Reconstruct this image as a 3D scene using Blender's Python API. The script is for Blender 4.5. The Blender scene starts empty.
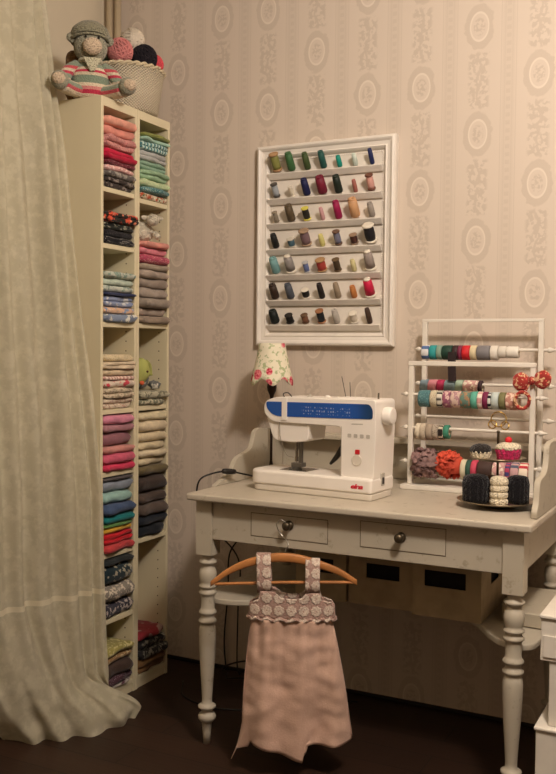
import bpy, bmesh, math, random
from mathutils import Vector, Matrix, noise
SC = bpy.context.scene
COL = SC.collection
PI = math.pi
rnd = random.Random(7)

# ------------------------------------------------------------ camera, light, exposure
F_PX, YAW, PITCH, ROLL = 918.0, math.radians(27.04), math.radians(2.30), math.radians(0.58)
CAM_POS = Vector((0, -2.958, 1.20))
cam_data = bpy.data.cameras.new('camera'); cam = bpy.data.objects.new('camera', cam_data); COL.objects.link(cam)
fw = Vector((-math.sin(YAW)*math.cos(PITCH), math.cos(YAW)*math.cos(PITCH), -math.sin(PITCH)))
r0 = Vector((math.cos(YAW), math.sin(YAW), 0)); u0 = r0.cross(fw)
rt = r0*math.cos(ROLL) + u0*math.sin(ROLL); up = u0*math.cos(ROLL) - r0*math.sin(ROLL)
cam.matrix_world = Matrix(((rt.x, up.x, -fw.x, CAM_POS.x), (rt.y, up.y, -fw.y, CAM_POS.y), (rt.z, up.z, -fw.z, CAM_POS.z), (0, 0, 0, 1)))
cam_data.sensor_fit = 'VERTICAL'; cam_data.sensor_height = 24; cam_data.lens = 24*F_PX/774
cam_data.clip_start = 0.05
SC.camera = cam
world = bpy.data.worlds.new('world'); SC.world = world; world.use_nodes = True
world.node_tree.nodes['Background'].inputs[0].default_value = (1.0, 0.8, 0.6, 1)
world.node_tree.nodes['Background'].inputs[1].default_value = 0.02
def lamp(name, loc, power, size, colr):
    l = bpy.data.lights.new(name, 'POINT'); l.energy = power; l.shadow_soft_size = size; l.color = colr
    o = bpy.data.objects.new(name, l); o.location = loc; COL.objects.link(o); return o
lamp('ceiling_lamp_light', (-0.02, -1.68, 2.40), 122, 0.11, (1.0, 0.87, 0.775))
SC.view_settings.view_transform = 'Standard'; SC.view_settings.look = 'None'
SC.view_settings.exposure = 0.0; SC.view_settings.gamma = 1.0; SC.view_settings.use_curve_mapping = False

# ------------------------------------------------------------ helpers
def lin(c):
    if isinstance(c, str):
        c = tuple(int(c[i:i+2], 16)/255 for i in (0, 2, 4))
    return tuple((x/12.92 if x <= .04045 else ((x+.055)/1.055)**2.4) for x in c) + (1,)

class N:
    """small node graph writer"""
    def __init__(s, name):
        s.m = bpy.data.materials.new(name); s.m.use_nodes = True; s.t = s.m.node_tree
        s.b = s.t.nodes['Principled BSDF']; s.out = s.t.nodes['Material Output']
        s.tc = None
    def node(s, typ, **kw):
        n = s.t.nodes.new(typ)
        for k, v in kw.items(): setattr(n, k, v)
        return n
    def put(s, inp, v):
        if isinstance(v, bpy.types.NodeSocket): s.t.links.new(v, inp)
        else: inp.default_value = v
    def m2(s, op, a, b=0.0, c=None, clamp=False):
        n = s.node('ShaderNodeMath', operation=op); n.use_clamp = clamp
        s.put(n.inputs[0], a); s.put(n.inputs[1], b)
        if c is not None: s.put(n.inputs[2], c)
        return n.outputs[0]
    def coord(s, kind='Object'):
        if s.tc is None: s.tc = s.node('ShaderNodeTexCoord')
        return s.tc.outputs[kind]
    def xyz(s, v):
        n = s.node('ShaderNodeSeparateXYZ'); s.put(n.inputs[0], v); return n.outputs
    def noise(s, scale, detail=2.0, vec=None, rough=.5):
        n = s.node('ShaderNodeTexNoise'); n.inputs['Scale'].default_value = scale; n.inputs['Detail'].default_value = detail
        n.inputs['Roughness'].default_value = rough
        s.put(n.inputs['Vector'], vec if vec is not None else s.coord()); return n.outputs[0]
    def vor(s, scale, vec=None, feature='F1', out='Distance', rand=1.0):
        n = s.node('ShaderNodeTexVoronoi', feature=feature); n.inputs['Scale'].default_value = scale
        n.inputs['Randomness'].default_value = rand
        s.put(n.inputs['Vector'], vec if vec is not None else s.coord()); return n.outputs[out]
    def mix(s, f, a, b):
        n = s.node('ShaderNodeMix', data_type='RGBA'); s.put(n.inputs[0], f)
        s.put(n.inputs[6], a if isinstance(a, bpy.types.NodeSocket) else lin(a)); s.put(n.inputs[7], b if isinstance(b, bpy.types.NodeSocket) else lin(b))
        return n.outputs[2]
    def step(s, v, lo, hi):
        n = s.node('ShaderNodeMapRange', interpolation_type='SMOOTHSTEP'); s.put(n.inputs[0], v)
        n.inputs[1].default_value = lo; n.inputs[2].default_value = hi; return n.outputs[0]
    def bump(s, h, strength=.3, dist=.002):
        n = s.node('ShaderNodeBump'); n.inputs['Strength'].default_value = strength; n.inputs['Distance'].default_value = dist
        s.put(n.inputs['Height'], h); s.t.links.new(n.outputs[0], s.b.inputs['Normal'])
    def color(s, c): s.put(s.b.inputs['Base Color'], c if isinstance(c, bpy.types.NodeSocket) else lin(c))
    def fin(s, rough=.6, metal=0, spec=.4, sheen=0):
        s.b.inputs['Roughness'].default_value = rough; s.b.inputs['Metallic'].default_value = metal
        s.b.inputs['Specular IOR Level'].default_value = spec
        if sheen: s.b.inputs['Sheen Weight'].default_value = sheen
        return s.m

_mats = {}
def plain(c, rough=.6, metal=0, var=.06, scale=14, bumps=0, bscale=200):
    key = ('p', c, rough, metal, var, bumps)
    if key in _mats: return _mats[key]
    n = N('surface_' + str(len(_mats)))
    if var:
        f = n.step(n.noise(scale, 3), .35, .7)
        a = tuple(int(c[i:i+2], 16)/255 for i in (0, 2, 4)); d = tuple(max(0, x*(1-var)) for x in a)
        n.color(n.mix(f, a, d))
    else: n.color(c)
    if bumps: n.bump(n.noise(bscale, 2), bumps, .002)
    _mats[key] = n.fin(rough, metal); return _mats[key]

def cloth(c, c2=None, pat='plain', scale=1.0, c3=None):
    key = ('c', c, c2, pat, scale, c3)
    if key in _mats: return _mats[key]
    n = N('cloth_' + str(len(_mats)))
    base = tuple(int(c[i:i+2], 16)/255 for i in (0, 2, 4))
    dark = tuple(x*.88 for x in base)
    bc = n.mix(n.step(n.noise(30, 3), .3, .7), base, dark)
    if pat == 'dots':
        d = n.vor(110*scale, rand=.25); bc = n.mix(n.step(d, .36, .26), bc, c2)
    elif pat == 'floral':
        d = n.noise(70*scale, 2); bc = n.mix(n.step(d, .52, .58), bc, c2)
        if c3: bc = n.mix(n.step(n.vor(60*scale), .33, .22), bc, c3)
    elif pat == 'speckle':
        d = n.vor(190*scale); bc = n.mix(n.step(d, .35, .2), bc, c2)
    elif pat == 'stripe':
        x = n.xyz(n.coord()); w = n.m2('FRACT', n.m2('MULTIPLY', x[1], 60*scale)); bc = n.mix(n.step(w, .45, .55), bc, c2)
    n.color(bc); n.bump(n.noise(260, 2), .35, .002)
    _mats[key] = n.fin(.9, 0, .15, .15); return _mats[key]

def link(name, bm, mat, parent=None, smooth=False, bevel=0, seg=2, angle=None):
    me = bpy.data.meshes.new(name)
    bmesh.ops.recalc_face_normals(bm, faces=bm.faces)
    bm.to_mesh(me); bm.free()
    if isinstance(mat, (list, tuple)):
        for x in mat: me.materials.append(x)
    else: me.materials.append(mat)
    o = bpy.data.objects.new(name, me); COL.objects.link(o)
    if smooth:
        for p in me.polygons: p.use_smooth = True
    if bevel:
        b = o.modifiers.new('bevel', 'BEVEL'); b.width = bevel; b.segments = seg; b.limit_method = 'ANGLE'; b.angle_limit = .6
        for p in me.polygons: p.use_smooth = True
        wn = o.modifiers.new('wn', 'WEIGHTED_NORMAL'); wn.keep_sharp = True
    if parent: o.parent = parent
    return o

def tag(o, label, cat, group=None, kind=None):
    o['label'] = label; o['category'] = cat
    if group: o['group'] = group
    if kind: o['kind'] = kind
    return o
def thing(name, label, cat, loc=(0, 0, 0), rz=0, group=None):
    o = bpy.data.objects.new(name, None); COL.objects.link(o); o.location = loc; o.rotation_euler = (0, 0, rz)
    o.empty_display_size = .05
    return tag(o, label, cat, group)
def structure(o): o['kind'] = 'structure'; return o

def box(bm, x0, x1, y0, y1, z0, z1, M=None, mi=0):
    v = [bm.verts.new((x, y, z)) for x in (x0, x1) for y in (y0, y1) for z in (z0, z1)]
    fs = []
    for f in ((0, 1, 3, 2), (4, 6, 7, 5), (0, 4, 5, 1), (2, 3, 7, 6), (0, 2, 6, 4), (1, 5, 7, 3)):
        q = bm.faces.new([v[i] for i in f]); q.material_index = mi; fs.append(q)
    if M is not None: bmesh.ops.transform(bm, matrix=M, verts=v)
    return v
def boxo(name, dims, mat, parent=None, bevel=.002, seg=2):
    bm = bmesh.new(); box(bm, *dims); return link(name, bm, mat, parent, bevel=bevel, seg=seg)
def lathe(bm, prof, n=24, M=None, caps=True, mi=0, wob=None):
    rings = []
    for r, z in prof:
        rings.append([bm.verts.new((r*(1+(wob(k/n) if wob else 0))*math.cos(2*PI*k/n), r*(1+(wob(k/n) if wob else 0))*math.sin(2*PI*k/n), z)) for k in range(n)])
    for a, b in zip(rings, rings[1:]):
        for k in range(n):
            f = bm.faces.new((a[k], a[(k+1) % n], b[(k+1) % n], b[k])); f.material_index = mi
    if caps:
        for r in (rings[0], rings[-1]):
            f = bm.faces.new(r); f.material_index = mi
    vs = [v for r in rings for v in r]
    if M is not None: bmesh.ops.transform(bm, matrix=M, verts=vs)
    return vs
def tube(bm, pts, rad, n=8, caps=True):
    pts = [Vector(p) for p in pts]; rings = []
    prev = None
    for i, p in enumerate(pts):
        t = (pts[min(i+1, len(pts)-1)] - pts[max(i-1, 0)]).normalized()
        ref = prev if prev is not None else (Vector((0, 0, 1)) if abs(t.z) < .9 else Vector((1, 0, 0)))
        a = (ref - t*ref.dot(t)).normalized(); b = t.cross(a); prev = a
        r = rad(i/(len(pts)-1)) if callable(rad) else rad
        rings.append([bm.verts.new(p + a*r*math.cos(2*PI*k/n) + b*r*math.sin(2*PI*k/n)) for k in range(n)])
    for a, b in zip(rings, rings[1:]):
        for k in range(n): bm.faces.new((a[k], a[(k+1) % n], b[(k+1) % n], b[k]))
    if caps: bm.faces.new(rings[0]); bm.faces.new(rings[-1])
def smooth_path(ctrl, n=8):
    """Catmull-Rom through control points"""
    P = [Vector(c) for c in ctrl]; P = [P[0]*2-P[1]] + P + [P[-1]*2-P[-2]]; out = []
    for i in range(1, len(P)-2):
        for k in range(n):
            t = k/n; a, b, c, d = P[i-1:i+3]
            out.append(.5*((2*b) + (c-a)*t + (2*a-5*b+4*c-d)*t*t + (3*b-3*c+d-a)*t**3))
    out.append(P[-2]); return out
def ball(bm, c, r, sub=3, amp=0, freq=8, seed=0, M=None, zs=(1, 1, 1)):
    res = bmesh.ops.create_icosphere(bm, subdivisions=sub, radius=1)
    for v in res['verts']:
        p = v.co.copy(); k = 1 + (amp*noise.noise(p*freq + Vector((seed*7.3, seed, 0))) if amp else 0)
        v.co = Vector((p.x*zs[0], p.y*zs[1], p.z*zs[2]))*r*k
    if M is not None: bmesh.ops.transform(bm, matrix=M, verts=res['verts'])
    for v in res['verts']: v.co += Vector(c)
    for f in bm.faces: f.smooth = True
    return res['verts']
def prism(bm, outline, axis, a, b, mi=0):
    """extrude a 2D outline along an axis: axis 'x' -> outline is (y,z); 'y' -> (x,z); 'z' -> (x,y)"""
    def P(u, v, w): return {'x': (w, u, v), 'y': (u, w, v), 'z': (u, v, w)}[axis]
    A = [bm.verts.new(P(u, v, a)) for u, v in outline]; B = [bm.verts.new(P(u, v, b)) for u, v in outline]
    n = len(outline)
    for k in range(n):
        f = bm.faces.new((A[k], A[(k+1) % n], B[(k+1) % n], B[k])); f.material_index = mi
    f = bm.faces.new(A); f.material_index = mi; f = bm.faces.new(B); f.material_index = mi
    return A+B
RX, RY, RZ = (lambda a: Matrix.Rotation(a, 4, 'X')), (lambda a: Matrix.Rotation(a, 4, 'Y')), (lambda a: Matrix.Rotation(a, 4, 'Z'))
T = lambda x, y, z: Matrix.Translation((x, y, z))

# ------------------------------------------------------------ room
XL, XR, YF, ZC = -2.27, 1.9, -4.3, 2.75
def wallpaper():
    n = N('wallpaper'); x, y, z = n.xyz(n.coord())
    jit = n.m2('MULTIPLY', n.m2('SUBTRACT', n.noise(38, 3), .5), .026)
    PW, PH = .1921, .342
    u = n.m2('DIVIDE', n.m2('ADD', x, 5*3*PW + .603 + PW/2), PW)       # columns of medallions, every third one staggered
    ci = n.m2('FLOOR', u); lu = n.m2('MULTIPLY', n.m2('SUBTRACT', n.m2('FRACT', u), .5), PW)
    k3 = n.m2('MODULO', n.m2('ADD', ci, 0.01), 3)
    stag = n.m2('COMPARE', n.m2('FLOOR', k3), 2.0, .5)
    w = n.m2('DIVIDE', n.m2('ADD', z, n.m2('ADD', n.m2('MULTIPLY', stag, PH/2), -1.733+6*PH+PH/2)), PH)
    lw = n.m2('MULTIPLY', n.m2('SUBTRACT', n.m2('FRACT', w), .5), PH)
    luj = n.m2('ADD', lu, jit); lwj = n.m2('ADD', lw, jit)
    def ell(a, b, uu=luj, ww=lwj, wo=0.0):
        return n.m2('SQRT', n.m2('ADD', n.m2('POWER', n.m2('DIVIDE', uu, a), 2.0), n.m2('POWER', n.m2('DIVIDE', n.m2('ADD', ww, wo), b), 2.0)))
    e = ell(.031, .047); e_in = ell(.031, .047, lu, lw)
    ring = n.m2('MULTIPLY', n.step(e, 1.62, 1.48), n.step(e_in, 1.0, 1.06))
    rim = n.m2('MULTIPLY', n.step(e_in, .86, .9), n.step(e_in, 1.04, 1.0))
    posy = n.m2('MULTIPLY', n.step(e_in, .7, .5), n.step(n.noise(95, 2), .45, .55))
    # floral sprays between the medallions
    au = n.m2('ABSOLUTE', lu); aw = n.m2('ABSOLUTE', lw)
    zone = n.m2('MULTIPLY', n.step(au, .040, .026), n.step(aw, .078, .088))
    spray = n.m2('MULTIPLY', zone, n.step(n.noise(62, 3), .47, .53))
    stem = n.m2('MULTIPLY', n.step(n.m2('ABSOLUTE', n.m2('ADD', luj, n.m2('MULTIPLY', n.m2('SINE', n.m2('MULTIPLY', lw, 60)), .006))), .005, .003), n.step(aw, .075, .085))
    # lace bands at the column edges
    band = n.m2('MULTIPLY', n.step(au, PW/2-.021, PW/2-.019), n.step(n.m2('FRACT', n.m2('MULTIPLY', z, 1.0)), -2, -1))
    edge = n.m2('ADD', n.m2('COMPARE', au, PW/2-.024, .0016), n.m2('COMPARE', au, PW/2-.012, .0022))
    dots = n.m2('MULTIPLY', n.step(au, PW/2-.009, PW/2-.006), n.step(n.m2('FRACT', n.m2('MULTIPLY', z, 40.0)), .62, .5))
    dark = n.m2('MAXIMUM', n.m2('MULTIPLY', ring, .6), n.m2('MAXIMUM', n.m2('MULTIPLY', spray, .75), n.m2('MULTIPLY', stem, .7)))
    dark = n.m2('MAXIMUM', dark, n.m2('MULTIPLY', posy, .75))
    dark = n.m2('MAXIMUM', dark, n.m2('MULTIPLY', edge, .42)); dark = n.m2('MAXIMUM', dark, n.m2('MULTIPLY', dots, .5))
    dark = n.m2('MAXIMUM', dark, n.m2('MULTIPLY', band, .22))
    dark = n.m2('MULTIPLY', dark, n.m2('ADD', .75, n.m2('MULTIPLY', n.noise(150, 2), .4)), clamp=True)
    c = n.mix(dark, 'd0c2b2', 'bdaf9f')
    c = n.mix(n.m2('MULTIPLY', rim, .75), c, 'dcd0c0')
    n.color(c); n.bump(n.m2('ADD', dark, n.m2('MULTIPLY', n.noise(400, 1), .4)), .2, .001)
    return n.fin(.62, 0, .35)
def floor_mat():
    n = N('dark_floorboards'); x, y, z = n.xyz(n.coord())
    br = n.node('ShaderNodeTexBrick'); br.inputs['Scale'].default_value = 1; br.inputs['Brick Width'].default_value = 1.6; br.inputs['Row Height'].default_value = .12
    br.inputs['Mortar Size'].default_value = .002; br.inputs['Color1'].default_value = lin('3a261b'); br.inputs['Color2'].default_value = lin('2d1d15'); br.inputs['Mortar'].default_value = lin('0e0907')
    n.put(br.inputs['Vector'], n.coord())
    mp = n.node('ShaderNodeMapping'); mp.inputs['Scale'].default_value = (2, 40, 1); n.put(mp.inputs['Vector'], n.coord())
    g = n.noise(2.5, 4, mp.outputs[0])
    n.color(n.mix(n.m2('MULTIPLY', g, .5), br.outputs[0], '22160f')); n.bump(n.m2('ADD', g, n.m2('MULTIPLY', br.outputs[1], -1)), .15, .002)
    return n.fin(.5, 0, .35)
M_wall = wallpaper()
M_side = plain('d2c6ae', .7, var=.03, scale=4)
M_ceil = plain('d8d0bf', .8, var=.02, scale=3)
M_far = plain('8d7c69', .8, var=.03, scale=4)
structure(boxo('floor', (XL-.1, XR+.1, YF-.1, .1, -.1, 0), floor_mat(), bevel=0))
structure(boxo('wall_back', (XL-.1, XR+.1, 0, .1, 0, ZC), M_wall, bevel=0))
structure(boxo('wall_left', (XL-.1, XL, YF, 0, 0, ZC), M_side, bevel=0))
structure(boxo('wall_right', (XR, XR+.1, YF, 0, 0, ZC), M_far, bevel=0))
structure(boxo('wall_front', (XL-.1, XR+.1, YF-.1, YF, 0, ZC), M_far, bevel=0))
structure(boxo('ceiling', (XL-.1, XR+.1, YF-.1, .1, ZC, ZC+.1), M_ceil, bevel=0))
M_base = plain('1d1410', .6, var=.05)
structure(boxo('baseboard_back', (XL, XR, -.012, 0, 0, .012), M_base, bevel=.002))

# heating pipes in the corner
M_pipe = plain('c3b193', .5, var=.03)
for k, (x, w) in enumerate(((-2.236, 'thin heating pipe nearest the left wall in the corner'), (-2.196, 'thin heating pipe on the right of the pair in the corner'))):
    bm = bmesh.new(); lathe(bm, [(.0125, 0), (.0125, ZC)], 16)
    o = link('heating_pipe', bm, M_pipe, None, smooth=False); o.location = (x, -.045, 0)
    for p in o.data.polygons: p.use_smooth = len(p.vertices) == 4
    tag(o, w, 'pipe', 'heating pipes in the corner')

# ------------------------------------------------------------ shelf units
M_shelf = plain('dacfae', .45, var=.02, scale=5)
M_peg = plain('5b4a38', .8, var=0)
SX1, SX0, SH = -1.885, -2.06, 2.02
zL = lambda y: 2.007 - .0032966*(y-100)
zR = lambda y: 2.056 - .003488*(y-100)
def shelf_unit(y0, y1, boards, label):
    t = thing('narrow_bookcase', label, 'shelf', ((SX0+SX1)/2, (y0+y1)/2, 0), group='narrow cream bookcases')
    cx, cy = (SX0+SX1)/2, (y0+y1)/2; P = .014
    def b(name, X0, X1, Y0, Y1, Z0, Z1, mat=M_shelf): return boxo(name, (X0-cx, X1-cx, Y0-cy, Y1-cy, Z0, Z1), mat, t, bevel=.0012)
    b('side_panel', SX0, SX1, y0+.0005, y0+P, 0, SH); s2 = b('side_panel', SX0, SX1, y1-P, y1-.0005, 0, SH)
    b('top_panel', SX0, SX1, y0+P, y1-P, SH-.03, SH); b('back_panel', SX0, SX0+.004, y0+P, y1-P, 0, SH-.03)
    b('plinth', SX1-.012, SX1-.004, y0+P, y1-P, 0, .03)
    b('bottom_shelf', SX0+.005, SX1-.001, y0+P, y1-P, .03, .045)
    for z in boards: b('shelf_board', SX0+.005, SX1-.002, y0+P, y1-P, z-.016, z)
    bm = bmesh.new(); z = .12
    while z < SH-.08:
        for xo in (SX1-.035, SX0+.04): lathe(bm, [(.0026, 0), (.0026, .0006)], 8, T(xo-cx, y1-P-cy-.0003, z) @ RX(PI/2))
        z += .0335 * (1 if True else 1)
    link('peg_holes', bm, M_peg, t)
    return t
BL = [zL(184), zL(240), zL(318.5), zL(406.5), zL(470), zL(553), zL(621)]
BR = [zR(196), zR(320), zR(403), zR(537)]
shelf_unit(-.545, -.345, BL, 'near tall narrow cream bookcase by the curtain, full of folded fabric')
shelf_unit(-.345, -.145, BR, 'far tall narrow cream bookcase by the wallpaper, with a soft toy inside')

def fold_mesh(bm, w, d, h, layers, seed, out=.0, sag=0.0):
    """a folded cloth: rounded slab whose front shows the folded edges; local +x is the front"""
    r = random.Random(seed); J = 15; hl = h/layers
    prof = []
    prof.append((-d, h*.1)); prof.append((-d, h*.9)); prof.append((-d*.6, h*1.0)); prof.append((-d*.25, h*1.0))
    offs = [r.uniform(-.010, .006) for _ in range(layers)]
    for L in range(layers-1, -1, -1):
        zc = (L+.5)*hl; rr = hl*.5; o_ = offs[L]
        for a in (80, 50, 20, -20, -50, -80):
            aa = math.radians(a); prof.append((o_ - rr + rr*1.15*math.cos(aa), zc + rr*math.sin(aa)*.98))
        if L > 0: prof.append((min(offs[L], offs[L-1]) - hl*.8, L*hl))
    prof.append((-d*.25, 0)); prof.append((-d*.6, 0))
    rings = []; ph = r.uniform(0, 6); ph2 = r.uniform(0, 6)
    for j in range(J):
        t = j/(J-1); y = (t-.5)*w
        e = min(t, 1-t)*J/1.6; k = 1 if e >= 1 else math.sqrt(max(0, 1-(1-e)**2))*.5+.5
        ring = []
        for (x, z) in prof:
            nz = noise.noise(Vector((x*25+seed, y*22, z*30)))*h*.10 + noise.noise(Vector((x*60+seed, y*60, z*60)))*h*.05
            nx = (noise.noise(Vector((seed*3.1, y*18, z*40))))*.010 + .003*math.sin(y*40+ph2)
            zz = h/2 + (z-h/2)*k + nz*(.0 if z < h*.05 else 1) + sag*math.sin(t*PI+ph)*z/h
            xx = x*(1 if x < -d*.9 else 1) + (nx if x > -d*.5 else 0) - (1-k)*.010*(1 if x > -d*.5 else 0)
            ring.append(bm.verts.new((xx, y*(1 if 0 < z < h else .99), max(0, zz))))
        rings.append(ring)
    m = len(prof)
    for a, b in zip(rings, rings[1:]):
        for k in range(m): bm.faces.new((a[k], a[(k+1) % m], b[(k+1) % m], b[k]))
    bm.faces.new(rings[0]); bm.faces.new(rings[-1])
def C(*a, **k): return lambda: cloth(*a, **k)
ORD = ['topmost', 'second from top', 'third from top', 'fourth from top', 'fifth from top', 'sixth from top', 'seventh from top', 'eighth from top', 'ninth from top', 'tenth from top', 'eleventh from top', 'twelfth from top']
def stack(col, base_y, items, where, group, base_z=None):
    """items bottom to top: (y_top, colour words, material, layers)"""
    zf = zL if col == 'L' else zR; yc = -.445 if col == 'L' else -.245
    z = base_z if base_z is not None else zf(base_y)
    z += .0008
    n = len(items)
    for i, (yt, words, mt, lay) in enumerate(items):
        top = zf(yt); h = max(.008, top - z - .0012)
        sd = rnd.randint(0, 9999); r = random.Random(sd)
        bm = bmesh.new(); fold_mesh(bm, r.uniform(.155, .166), r.uniform(.13, .15), h, lay, sd % 97)
        o = link('folded_fabric', bm, mt(), None, smooth=True)
        o.location = (SX1 + r.uniform(.004, .018), yc + r.uniform(-.002, .001), z)
        tag(o, f'{words} folded fabric, {ORD[n-1-i]} {where}', 'fabric', group)
        z = top + .0002

stack('L', 184, [
    (173.5, 'dark brown patterned', C('3b332e', '8a8078', 'floral'), 2), (167, 'grey patterned', C('6a6460', 'a09a90', 'floral'), 1),
    (161, 'pale pink', C('dca6a0', 'e9cbc2', 'floral', 1.3), 1), (156.5, 'maroon patterned', C('6d2330', 'c08a8a', 'speckle'), 1),
    (144, 'crimson', C('bf1f3f'), 2), (131, 'pink leopard-spotted', C('cf9089', '8c4a4e', 'speckle', .8), 2),
    (122, 'salmon pink', C('e09484'), 1), (113, 'light salmon', C('e8a48f'), 1)],
    "in the near bookcase's top cubby", 'folded fabrics in the near bookcase')
stack('R', 196, [
    (189, 'orange floral', C('e8dcc0', 'b8502f', 'floral', 1.2, '4b6b3c'), 1), (183, 'teal patterned', C('4d7d80', 'c9dccb', 'speckle'), 1),
    (175.5, 'cream green', C('cddcae', '9dbb8b', 'dots'), 1), (166, 'mint green', C('9cbd98'), 2), (157, 'grey green', C('8fae96'), 2),
    (147, 'pale lavender grey', C('b7b8b4'), 2), (138, 'teal blue', C('4f8589', 'b9d0c6', 'stripe'), 2), (134, 'pale aqua', C('a9cdb8'), 1), (129.5, 'olive green', C('8b9150'), 1)],
    "in the far bookcase's top cubby", 'folded fabrics in the far bookcase')
stack('L', 240, [
    (232, 'black dotted', C('17161a', '9a9690', 'dots', 1.4), 1), (225, 'black', C('1a181c', '5a5656', 'speckle', 1.3), 1),
    (218, 'black floral', C('20241f', '8e8a78', 'floral'), 2), (207.5, 'coral and black floral', C('24251f', 'd2543c', 'floral', .7, 'e88d6c'), 2)],
    "in the near bookcase's second cubby", 'folded fabrics in the near bookcase')
stack('L', 318.5, [
    (309.5, 'blue floral', C('7d8aa0', 'd5d3c6', 'floral', .8), 1), (302.5, 'peach and blue', C('d8b394', '7d8fb0', 'floral', .8), 1),
    (291.5, 'periwinkle blue', C('8b97b5', 'c5c6c6', 'floral', .5), 2), (288, 'navy blue', C('343c5c'), 1),
    (281, 'pale grey floral', C('c3c8bb', '7f9084', 'floral', 1.2), 1), (274, 'pale mint', C('c2cfbd', '8ca396', 'speckle'), 1), (267, 'white and sage', C('ccd0c0', '7f978a', 'floral'), 1)],
    "in the near bookcase's third cubby", 'folded fabrics in the near bookcase')
stack('L', 406.5, [
    (395.5, 'cream rose print', C('d5c5ae', 'b08f80', 'floral', 1.2), 2), (384.5, 'beige floral', C('cfbfa5', '93856f', 'floral', 1.2), 2),
    (377, 'white and red print', C('dccbb9', 'c74a55', 'floral', .7), 1), (372.5, 'pinkish striped', C('c79a90', 'e0cdbc', 'stripe'), 1),
    (366, 'plain cream', C('ddc9a8'), 1), (358, 'ivory', C('dfcdb0'), 2), (350.5, 'cream speckled', C('dccca8', 'a9905f', 'speckle'), 1)],
    "in the near bookcase's fourth cubby", 'folded fabrics in the near bookcase')
stack('L', 470, [
    (462, 'hot red-pink', C('d73f5f'), 1), (451.5, 'rose red', C('cf5f77'), 1), (444, 'dusty salmon', C('cf8f86'), 1),
    (430, 'plum mauve', C('94646c'), 1), (422, 'dusty mauve', C('ae7d85'), 1), (412.5, 'orchid pink', C('d588a0'), 1)],
    "in the near bookcase's fifth cubby", 'folded fabrics in the near bookcase')
stack('L', 553, [
    (544, 'coral red', C('c54648'), 1), (533, 'bright red', C('c9202c'), 2), (527, 'yellow', C('d9a93c'), 1), (523, 'green', C('5f8a4c'), 1),
    (514.5, 'teal', C('1f7a7c'), 1), (503, 'slate blue', C('47597a'), 1), (491, 'pale aqua', C('98bdb4'), 1), (479, 'blue grey', C('8b93a0'), 1), (476.5, 'charcoal grey', C('5a5557'), 1)],
    "in the near bookcase's sixth cubby", 'folded fabrics in the near bookcase')
stack('L', 621, [
    (604, 'navy floral', C('3b3a45', 'b4a8a0', 'floral'), 1), (587, 'grey floral', C('8f877c', 'd0c4b0', 'floral', 1.2), 1),
    (566, 'dark teal leaf print', C('24343a', 'a39c88', 'floral', .7), 1), (559.5, 'dark slate', C('2c3234'), 1)],
    "in the near bookcase's seventh cubby", 'folded fabrics in the near bookcase')
stack('L', 0, [
    (691, 'white and plum', C('c9bfb4', '5d3743', 'floral'), 1), (683, 'dark plum', C('4a2f38', '94808a', 'speckle'), 1),
    (669, 'dark brown', C('4a3a33'), 1), (661, 'ochre print', C('a8845a', 'c7b58a', 'floral'), 1), (652, 'yellow green print', C('a39a58', 'c9bf88', 'floral'), 1)],
    "in the near bookcase's bottom cubby", 'folded fabrics in the near bookcase', base_z=.0455)
stack('R', 320, [
    (312, 'taupe', C('988878'), 1), (304, 'light taupe', C('a8988a'), 1), (294, 'stone grey', C('9d9184'), 1), (284, 'beige grey', C('a3968a'), 1),
    (274, 'warm grey', C('9b8d80'), 1), (266, 'pale stone', C('b0a092'), 1), (259.5, 'grey beige', C('a79886'), 1), (250, 'raspberry dotted', C('b24a62', 'e3b0a8', 'speckle', .9), 1),
    (243, 'candy pink', C('dc8590'), 1), (237, 'salmon', C('e09a8c'), 1)],
    "in the far bookcase's second cubby", 'folded fabrics in the far bookcase')
stack('R', 403, [(396, 'grey green print', C('7c7c68', 'c3bda2', 'floral'), 1), (388, 'cream floral', C('b9b49c', '6e6c5a', 'floral'), 1)],
    'under the green toy in the far bookcase', 'folded fabrics in the far bookcase')
stack('R', 537, [
    (525, 'near-black navy', C('1d2127'), 1), (515, 'dark navy', C('252a33'), 1), (503, 'grey brown', C('5b4f48'), 1), (492, 'dark taupe', C('53463f'), 1),
    (474, 'espresso brown', C('453a35'), 1), (464, 'olive brown', C('6f6347'), 1), (456, 'cream linen', C('d6c7a5'), 1), (448, 'ivory towelling', C('dccdae'), 1),
    (440, 'oatmeal', C('cfc09e'), 1), (430, 'pale cream', C('dac9a6'), 1), (418, 'soft cream', C('decdad'), 1), (409.5, 'off-white', C('d8cba8'), 1)],
    "in the far bookcase's fourth cubby", 'folded fabrics in the far bookcase')
stack('R', 0, [
    (662, 'tan brown', C('8e6c48'), 2), (643, 'dark patterned', C('2c2b2e', '8a877c', 'floral'), 2), (634, 'crimson and rose', C('a33a44', 'b89890', 'floral', .3), 1)],
    "in the far bookcase's bottom cubby", 'folded fabrics in the far bookcase', base_z=.0455)

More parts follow.
